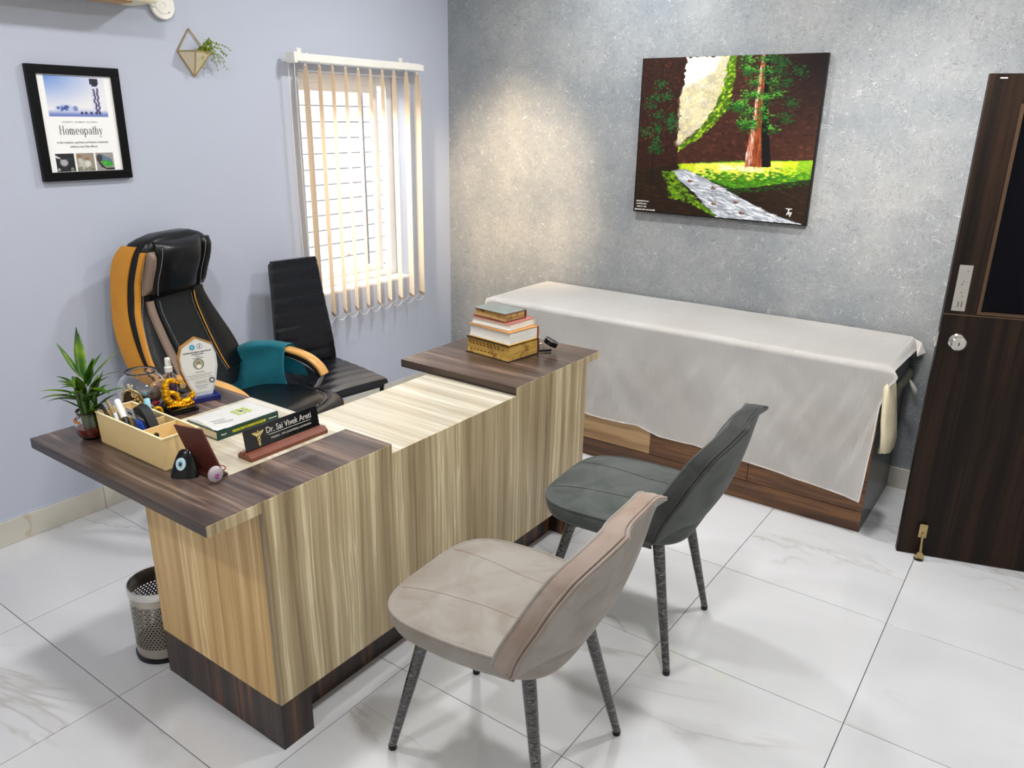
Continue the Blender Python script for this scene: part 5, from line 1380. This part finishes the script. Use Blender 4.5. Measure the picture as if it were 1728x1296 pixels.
for v in bm.verts: v.co.z = max(v.co.z, .0132)
obj('dragon_body', bm, M['gold'], t, smooth=True)
bm = B(); ball(bm, (.004, .018, .080), .0075, 16, 10); obj('crystal_ball', bm, mat('crystal ball', (220, 214, 205), .05, trans=.8), t, smooth=True)
bm = B(); tube(bm, [(.004, .018+.009*cos(a), .080+.009*sin(a)) for a in [2*pi*i/16 for i in range(16)]], .0016, 6, closed=True); obj('ball_ring', bm, M['gold'], t, smooth=True)

# --- award
aw = thing('award_trophy', 'shield shaped white award plaque on a dark blue base', 'award', (1.028, -2.505, ZT-.0005), radians(-14))
bm = B(); box(bm, -.026, .026, -.05, .05, 0, .018, .003); obj('base', bm, mat('cobalt blue glass', (16, 30, 104), .08, spec=.7), aw)
shp = [(-.028, .018), (.030, .018), (.048, .06), (.060, .11), (.060, .15), (.050, .185), (.0, .212), (-.050, .185), (-.062, .15), (-.060, .11), (-.045, .06)]
lean = lambda u, v, d: (d-.10*(v-.02), u, v)
bm = B(); prism(bm, shp, lean, -.005, .005); obj('glass_body', bm, mat('smoky clear acrylic', (190, 196, 200), .06, spec=.6), aw)
bm = B(); tube(bm, [lean(u, v, .005) for u, v in shp[5:]+[shp[0]]], .003, 6); tube(bm, [lean(u, v, -.004) for u, v in shp[6:]+[shp[0]]], .003, 6); obj('gold_edge', bm, mat('gold edge', (206, 150, 84), .25, .8), aw)
bm = B(); prism(bm, [(u*.90, .03+(v-.018)*.93) for u, v in shp], lean, .0052, .0056); obj('plate', bm, mat('silver white plate', (214, 214, 210), .35), aw)
aw_r, aw_u = (0, 1, 0), (-.0995, 0, .995)
def awt(s_, v, w_, **kk): text(aw, s_, lean(0, v, .0059), aw_r, aw_u, w_, ink, world=False, **kk)
awt('HOMOEOPATHIC MEDICAL ASSOCIATION OF', .164, .092, height=.0042, bold=.03); awt('TELANGANA, INDIA', .157, .04, height=.004, bold=.03)
awt('Welcomes', .150, .018); awt('Our Chief Guest', .144, .034); awt('on the occasion', .098, .030)
for v, w_ in ((.088, .086), (.083, .070), (.077, .084), (.067, .042), (.063, .038), (.059, .04), (.052, .046), (.048, .04), (.042, .03)):
    bm = B(); n_ = int(w_/.005)
    for i in range(n_):
        u = -w_/2+w_*i/n_; P = [lean(u, v, .0058), lean(u+w_/n_*.75, v, .0058), lean(u+w_/n_*.75, v+.0013, .0058), lean(u, v+.0013, .0058)]
        bm.faces.new([bm.verts.new(p) for p in P])
    obj('small_print', bm, ink, aw)
def disc(parent, cu, cv_, r, mt, d, name='emblem'):
    bm = B(); loft(bm, [[lean(cu+r*cos(a), cv_+r*sin(a), dd) for a in [2*pi*i/28 for i in range(28)]] for dd in (.0055, d)]); return obj(name, bm, mt, parent)
disc(aw, -.014, .181, .009, mat('teal emblem', (52, 142, 176), .4), .0060); disc(aw, -.014, .181, .0045, mat('pale teal emblem', (110, 180, 204), .4), .0063)
disc(aw, .010, .182, .009, mat('violet emblem', (112, 116, 160), .4), .0060); disc(aw, .010, .182, .0072, mat('pale emblem', (206, 208, 218), .4), .0063)
bm = B(); prism(bm, [(-.001, 0), (.001, 0), (.001, .011), (-.001, .011)], lambda u, v, d: lean(u+.010, v+.1765, d), .0063, .0066); obj('emblem_mark', bm, ink, aw)
disc(aw, -.001, .124, .0175, mat('dark photo rim', (30, 32, 30), .4), .0060, 'portrait'); disc(aw, -.001, .124, .0158, mat('portrait background', (150, 158, 132), .4), .0063, 'portrait')
disc(aw, -.001, .128, .0055, mat('portrait face', (150, 108, 86), .5), .0066, 'portrait'); disc(aw, -.001, .116, .0075, mat('portrait clothing', (228, 224, 214), .5), .0065, 'portrait')
disc(aw, .034, .064, .0095, ink, .0060); disc(aw, .034, .064, .0055, mat('pale stamp', (200, 200, 196), .5), .0063)

# --- books on inlay
t = thing('green_book', 'thick green spined medicine textbook lying under the white booklet', 'book', (1.29, -2.58, ZT))
bk0 = (1.215, 1.366, -2.686, -2.468)
gn = mat('dark green cover', (18, 62, 48), .35)
bm = B(); box(bm, bk0[0], bk0[1], bk0[2], bk0[3], ZT, ZT+.0016); box(bm, bk0[0], bk0[1], bk0[2], bk0[3], ZT+.0254, ZT+.027); box(bm, bk0[1]-.0015, bk0[1]+.0015, bk0[2], bk0[3], ZT, ZT+.027, .0005); obj('cover', bm, gn, t, **k)
pgm = bpy.data.materials.new('page edges'); pgm.use_nodes = True; nt = pgm.node_tree; b = nt.nodes['Principled BSDF']; b.inputs['Roughness'].default_value = .8
tc = nt.nodes.new('ShaderNodeTexCoord'); mp = nt.nodes.new('ShaderNodeMapping'); mp.inputs['Scale'].default_value = (3, 3, 900); nt.links.new(tc.outputs['Object'], mp.inputs[0])
nn = nt.nodes.new('ShaderNodeTexNoise'); nn.inputs['Scale'].default_value = 1; nt.links.new(mp.outputs[0], nn.inputs['Vector']); rr_ = ramp(nt, [(.35, hexc(204, 196, 172)), (.65, hexc(234, 228, 208))]); nt.links.new(nn.outputs[0], rr_.inputs[0]); nt.links.new(rr_.outputs[0], b.inputs['Base Color'])
obj('pages', boxm(bk0[0]+.003, bk0[1]-.0015, bk0[2]+.003, bk0[3]-.003, ZT+.0016, ZT+.0254), pgm, t, **k)
yl = mat('yellow print', (222, 214, 40), .5)
text(t, 'INTRODUCTION TO HOMOEOPATHIC MEDICINE', (bk0[1]+.0017, -2.575, ZT+.0135), RY, UZ, .118, yl, .0085, bold=.04)
text(t, 'Boyd', (bk0[1]+.0017, -2.664, ZT+.0135), RY, UZ, .016, M['paper'], .006, bold=.02)
bm = B(); box(bm, bk0[1]+.0015, bk0[1]+.002, -2.505, -2.475, ZT+.0125, ZT+.0145); obj('small_print', bm, M['paper'], t, **k)
t = thing('white_booklet', 'white booklet with curled corner and green dots on the green book', 'booklet', (1.29, -2.58, ZT+.027))
bm = B(); rows = []
for i in range(21):
    x = 1.214+.150*i/20; row = []
    for j in range(25):
        y = -2.684+.214*j/24; c_ = max(0, (-2.61-y)/.074)
        z = .0285+.0015*sin(i/20*pi)+.010*c_**1.6*sin(pi*(i/20)*.9+.2)-.006*c_**2*(i/20)
        row.append((x, y+.006*c_*(1-i/20), ZT+max(z, .0278)))
    rows.append(row)
loft(bm, rows, closed=False); bmesh.ops.solidify(bm, geom=bm.faces[:], thickness=-.0018); obj('cover', bm, M['paper'], t, smooth=40, **k)
bm = B(); box(bm, 1.219, 1.36, -2.68, -2.472, ZT+.0271, ZT+.0285); obj('pages', bm, M['paper'], t, **k)
for i in range(3):
    for j in range(3):
        bm = B(); lathe(bm, [(.0001, 0), (.0062 if (i, j) != (1, 1) else .0055, 0), (.0055, .0004)], 1.268+i*.017, -2.560+j*.017, 20)
        for v in bm.verts: v.co.y = -2.543+(v.co.y+2.543)*1.1; v.co.z += ZT+.0318-.0002
        obj('dot', bm, mat('lime dot', (172, 190, 40), .5) if (i, j) != (1, 1) else mat('dark green dot', (70, 100, 40), .5), t, **k)
pk = mat('pale grey print', (176, 176, 180), .6)
text(t, 'HOMOEOPATHY', (1.322, -2.632, ZT+.0334), (-.25, -1, 0), (1, -.25, 0), .06, pk, .010, bold=0)
text(t, 'RESEARCH', (1.302, -2.642, ZT+.0338), (-.25, -1, 0), (1, -.25, 0), .05, pk, .010, bold=0)

# --- name plate
t = thing('name_plate', 'black desk name plate with gold staff emblem in a wooden stand', 'name plate', (1.54, -2.585, ZT-.0003))
ma = mat('mahogany stand', (112, 52, 30), .3, coat=.3, vary=(30, .25))
L0, L1 = -2.722, -2.448
bm = B(); rows = []
for y in (L0, L1):
    rows.append([(1.513, y, ZT), (1.571, y, ZT), (1.571, y, ZT+.010), (1.560, y, ZT+.020), (1.5445, y, ZT+.020), (1.5435, y, ZT+.012), (1.5395, y, ZT+.012), (1.5385, y, ZT+.020), (1.524, y, ZT+.020), (1.513, y, ZT+.010)])
loft(bm, rows); obj('stand', bm, ma, t, **k)
np0 = Vector((1.543, 0, ZT+.0125)); npu = Vector((-.20, .045, .98)).normalized(); NH = .068
def npp(y, v, d=0): return np0+Vector((d, y, 0))+npu*v
bm = B(); loft(bm, [[npp(L0+.008, 0, d), npp(L1-.006, 0, d), npp(L1-.006, NH, d), npp(L0+.008, NH, d)] for d in (-.0025, 0)]); obj('plate', bm, mat('glossy black plate', (8, 8, 10), .12, spec=.7), t, **k)
sv = mat('silver lettering', (214, 212, 204), .4); gd = mat('gold foil', (218, 196, 128), .35, .5)
def npt(s_, y, v, w_, h_, name='lettering', **kk): text(t, s_, npp(y, v, .0006), RY, npu, w_, sv, h_, **kk)
npt('Dr. Sai Vivek Areti', -2.560, .048, .160, .0175, bold=0); npt('M.B.B.S , M.F (HOMEO) LONDON', -2.556, .022, .144, .0072, bold=0)
bm = B(); loft(bm, [[npp(-2.636, .0335, d), npp(-2.484, .0335, d), npp(-2.484, .0345, d), npp(-2.636, .0345, d)] for d in (.0004, .001)]); obj('rule_line', bm, sv, t, **k)
bm = B(); cy_ = -2.668
def em(u, v): return npp(cy_+u, v, .0009)
tube(bm, [em(0, .012), em(0, .052)], .0009, 5); ball(bm, em(0, .054), .0022, 8, 6)
for s_ in (-1, 1):
    P = [(s_*.001, .050), (s_*.008, .0525), (s_*.020, .054), (s_*.017, .049), (s_*.013, .0455), (s_*.008, .0425), (s_*.001, .041)]
    loft(bm, [[npp(cy_+u, v, d) for u, v in P] for d in (.0005, .0012)])
    tube(bm, [em(s_*(.0065-.004*i/24)*sin(i/24*3*pi+.4), .044-.032*i/24) for i in range(25)], .0011, 5)
obj('caduceus', bm, gd, t, **k)

# --- wooden photo stand seen from behind, evil eye ornament, paperweight
t = thing('photo_stand', 'reddish brown wooden photo stand seen from behind at desk corner', 'photo stand', (1.52, -2.83, ZT-.0003))
def fr2(u, v, d): # board leaning away: u across, v up
    base = Vector((1.533, -2.823, ZT)); ux = Vector((.97, .25, 0)).normalized(); up_ = Vector((-.34, -.16, .93)).normalized(); n_ = ux.cross(up_)
    return base+ux*u+up_*v+n_*d
bm = B(); prism(bm, [(-.045, .004), (.045, .0), (.045, .134), (-.045, .134)], fr2, -.003, .003); obj('board', bm, mat('dark reddish wood', (84, 40, 30), .35, vary=(25, .3)), t, **k)
bm = B(); box(bm, 1.49, 1.585, -2.850, -2.805, ZT, ZT+.006, .002); obj('foot', bm, mat('dark reddish wood foot', (56, 26, 22), .3), t, **k)
bm = B(); box(bm, -.008, .008, -.002, .002, 0, .06)
t = thing('evil_eye_ornament', 'glossy black ornament with a pale blue eye before the photo stand', 'ornament', (1.505, -2.880, ZT-.0003), radians(38))
bm = B(); rows = []
for z, fx, ry in ((0, .036, .017), (.010, .036, .017), (.030, .030, .014), (.050, .023, .009), (.064, .015, .005), (.069, .008, .002)):
    rows.append([(fx*cos(a), ry*sin(a)*1.0+z*.30, z) for a in [2*pi*i/28 for i in range(28)]])
loft(bm, rows); obj('body', bm, M['black'], t, smooth=50)
def eye(r, d, mt, nm):
    bm = B(); c_ = Vector((-.004, -.0125+.011, .037)); n_ = Vector((-.05, -.955, .29)).normalized(); ux = Vector((1, -.05, 0)).normalized(); uy = n_.cross(ux)*-1
    loft(bm, [[c_+n_*dd+ux*r*.72*cos(a)+uy*r*sin(a) for a in [2*pi*i/28 for i in range(28)]] for dd in (.0, d)]); obj(nm, bm, mt, t, smooth=30)
eye(.0165, .0070, mat('pale blue eye ring', (190, 216, 224), .25), 'eye_white'); eye(.0095, .0076, mat('sky blue eye ring', (128, 172, 192), .25), 'iris'); eye(.0048, .0082, M['black'], 'pupil')
t = thing('glass_paperweight', 'round frosted glass pebble with purple flower at the desk front', 'paperweight', (1.598, -2.850, ZT-.0003))
bm = B(); ball(bm, (0, 0, .0225), .0225, 24, 16, (.62, .92, 1)); obj('glass_pebble', bm, mat('frosted pinkish glass', (206, 196, 202), .2, trans=.45, bump=(90, .3, .003)), t, smooth=True)
bm = B()
for i in range(6):
    a = i*pi/3; ball(bm, (.0135, -.004+.004*cos(a), .022+.005*sin(a)), .0028, 8, 6, (.5, 1, 1))
obj('purple_flower', bm, mat('purple petals', (158, 60, 150), .4), t, smooth=True)
t = thing('small_dish', 'tiny white and red dish behind the glass pebble', 'dish', (1.556, -2.815, ZT-.0003))
bm = B(); lathe(bm, [(0, .001), (.010, .001), (.018, .010), (.0195, .014), (.0175, .013), (.009, .004), (0, .003)], seg=28, caps=False); obj('bowl', bm, mat('pearl white', (232, 222, 220), .25), t, smooth=True)
bm = B(); tube(bm, [(.0192*cos(a), .0192*sin(a), .0135) for a in [2*pi*i/28 for i in range(28)]], .0016, 6, closed=True); obj('red_rim', bm, mat('dark red enamel', (140, 26, 36), .25), t, smooth=True)

# --- stack of books on the raised top (rotated a little)
ZR = .7707
def book(nm, lab, cx_, cy_, ang, L_, D_, z0, h, cover, pages, spine_mat=None, cvt=.0025, worn=0, topmat=None):
    """local x = along the spine side depth; spine at +y side; fore edge at -x visible"""
    t = thing(nm, lab, 'book', (cx_, cy_, z0), ang)
    bm = B(); box(bm, -L_/2, L_/2, -D_/2, D_/2, 0, cvt, .0004, 1); obj('back_cover', bm, cover, t)
    bm = B(); box(bm, -L_/2, L_/2, -D_/2, D_/2, h-cvt, h, .0004, 1); obj('front_cover', bm, topmat or cover, t)
    bm = B(); rows = []
    for i in range(7):
        x = D_/2-.001; a = -pi/2+pi*i/6
        rows.append((x+.004*cos(a), h/2+(h/2)*sin(a)))
    loft(bm, [[(s_*L_/2, u, v) for u, v in rows]+[(s_*L_/2, D_/2-.004, h), (s_*L_/2, D_/2-.004, 0)] for s_ in (-1, 1)]); obj('spine', bm, spine_mat or cover, t, smooth=40)
    bm = B(); NY = 12; nz = 10; ring = []
    sec = []
    for i in range(nz+1):
        v = cvt+(h-2*cvt)*i/nz; sec.append((-D_/2+.004+.006*sin(pi*i/nz)+worn*.002*vn(i*2.1, h*50), v))
    loft(bm, [[(s_*(L_/2-.004), u, v) for u, v in sec]+[(s_*(L_/2-.004), D_/2-.004, h-cvt), (s_*(L_/2-.004), D_/2-.004, cvt)] for s_ in (-1, 1)])
    obj('pages', bm, pages, t, smooth=30)
    return t
def pages_mat(nm, a, b_, c_):
    m = bpy.data.materials.new(nm); m.use_nodes = True; nt = m.node_tree; bb_ = nt.nodes['Principled BSDF']; bb_.inputs['Roughness'].default_value = .8
    tc = nt.nodes.new('ShaderNodeTexCoord'); mp = nt.nodes.new('ShaderNodeMapping'); mp.inputs['Scale'].default_value = (6, 6, 500); nt.links.new(tc.outputs['Object'], mp.inputs[0])
    n1 = nt.nodes.new('ShaderNodeTexNoise'); n1.inputs['Scale'].default_value = 1; n1.inputs['Detail'].default_value = 3; nt.links.new(mp.outputs[0], n1.inputs['Vector'])
    n2 = nt.nodes.new('ShaderNodeTexNoise'); n2.inputs['Scale'].default_value = 30; nt.links.new(tc.outputs['Object'], n2.inputs['Vector'])
    r1 = ramp(nt, [(.35, hexc(*a)), (.6, hexc(*b_))]); nt.links.new(n1.outputs[0], r1.inputs[0])
    r2_ = ramp(nt, [(.55, (0, 0, 0, 1)), (.75, (1, 1, 1, 1))]); nt.links.new(n2.outputs[0], r2_.inputs[0])
    x = nt.nodes.new('ShaderNodeMix'); x.data_type = 'RGBA'; nt.links.new(r1.outputs[0], x.inputs['A']); x.inputs['B'].default_value = hexc(*c_); nt.links.new(r2_.outputs[0], x.inputs['Factor']); nt.links.new(x.outputs['Result'], bb_.inputs['Base Color'])
    return m
oldp = pages_mat('yellowed page block', (168, 128, 52), (206, 168, 84), (140, 92, 36)); whp = pages_mat('white page block', (222, 218, 208), (238, 236, 230), (226, 222, 212)); brp = pages_mat('browned page block', (140, 104, 56), (196, 160, 100), (96, 64, 34))
an = radians(-6)
bkA = book('dictionary', 'thick yellowed dictionary with black cover at the bottom of the stack', 1.478, -1.437, an, .232, .185, ZR, .066, mat('black cloth cover', (26, 26, 26), .6), oldp, mat('brown spine', (74, 44, 30), .5), .003, 1)
# thumb index notches on the fore edge
bm = B()
for row_, (z_, n_) in enumerate(((.050, 9), (.042, 10), (.018, 8))):
    for i in range(n_):
        x = -.10+i*.0195+row_*.004
        bmesh.ops.create_cone(bm, cap_ends=True, segments=8, radius1=.0048, radius2=.0048, depth=.0012, matrix=Matrix.Translation((x, -.0875-.0+.0012+.004*0, z_)) @ Matrix.Rotation(pi/2, 4, 'X') @ Matrix.Diagonal((1, .55, 1, 1)))
obj('index_tab', bm, mat('brown index tab', (112, 70, 30), .7), bkA, kind='stuff')
ymat = mat('yellow orange cover', (226, 166, 32), .35, vary=(10, .2))
book('thick_textbook', 'thick white paged textbook with yellow cover on the dictionary', 1.482, -1.437, an-radians(1), .228, .172, ZR+.0665, .052, ymat, whp, mat('red brown spine', (156, 74, 44), .4), .0025, topmat=mat('orange cover', (208, 140, 60), .35))
book('white_textbook', 'thinner white textbook with red cover above the thick textbook', 1.474, -1.43, an+radians(1), .206, .158, ZR+.119, .028, mat('pale cover', (214, 204, 196), .4), whp, mat('white spine', (216, 208, 202), .4), .0018, topmat=mat('faded red cover', (176, 104, 98), .4))
book('old_book', 'small worn book with grey cover and red spine topping the stack', 1.462, -1.435, an-radians(1), .176, .122, ZR+.1475, .034, mat('dark red cover', (96, 36, 36), .5), brp, mat('maroon spine', (104, 30, 36), .45), .002, 1, topmat=mat('faded grey blue cover', (122, 130, 126), .45, vary=(22, .25)))

# --- gauge behind the stack
t = thing('pressure_gauge', 'round black gauge with chrome stem lying behind the book stack', 'gauge', (1.615, -1.315, ZR))
bm = B(); a_, c_ = Vector((.012, .008, .036)), Vector((.020, .014, .056)); ax_ = (c_-a_).normalized()
tube(bm, [a_-ax_*.008, a_-ax_*.006, a_+ax_*.012, a_+ax_*.014], [.024, .030, .030, .028], 24); obj('gauge_body', bm, M['black'], t, smooth=40)
bm = B(); tube(bm, [a_+ax_*.0145+(ax_.orthogonal().normalized()*cos(q_)+ax_.cross(ax_.orthogonal().normalized())*sin(q_))*.0285 for q_ in [2*pi*i/24 for i in range(24)]], .0014, 6, closed=True); obj('bezel', bm, M['chrome'], t, smooth=True)
bm = B(); tube(bm, catmull([(-.012, -.012, .03), (-.03, -.028, .036), (-.034, -.032, .028), (-.03, -.034, .012), (-.036, -.042, .0045)], 5), .0032, 8); tube(bm, [(-.022, -.03, .02), (-.002, -.016, .020)], .0028, 8); obj('chrome_stem', bm, M['chrome'], t, smooth=True)
bm = B(); tube(bm, catmull([(-.036, -.042, .005), (-.02, -.03, .006), (0, -.01, .006), (.015, .01, .006)], 6), .0045, 8); obj('rubber_tube', bm, M['blackmatte'], t, smooth=True)

# ceiling lamps (the room's own lights, above the frame)
lm = bpy.data.materials.new('lamp diffuser'); lm.use_nodes = True
b = lm.node_tree.nodes['Principled BSDF']; b.inputs['Emission Color'].default_value = (1, .985, .97, 1); b.inputs['Emission Strength'].default_value = 6
first = None
for i, (x, y) in enumerate(LIGHTS):
    t = thing('ceiling_light', ['round ceiling downlight nearest the window corner', 'round ceiling downlight above the couch end', 'round ceiling downlight above the desk left end', 'round ceiling downlight above the visitor floor', 'round ceiling downlight at the back of the room'][i], 'light', (x, y, ZC), 0, 'ceiling downlights')
    if first is None:
        r1_ = obj('rim', lathe(B(), [(.10, -.001), (.118, -.001), (.118, -.010), (.10, -.012)], seg=32, caps=False), M['white'], t); d1_ = obj('diffuser', lathe(B(), [(0, -.004), (.10, -.004), (.10, -.008), (0, -.008)], seg=32, caps=False), lm, t); first = (r1_, d1_)
    else:
        for o_ in first: c_ = o_.copy(); C.objects.link(c_); c_.parent = t
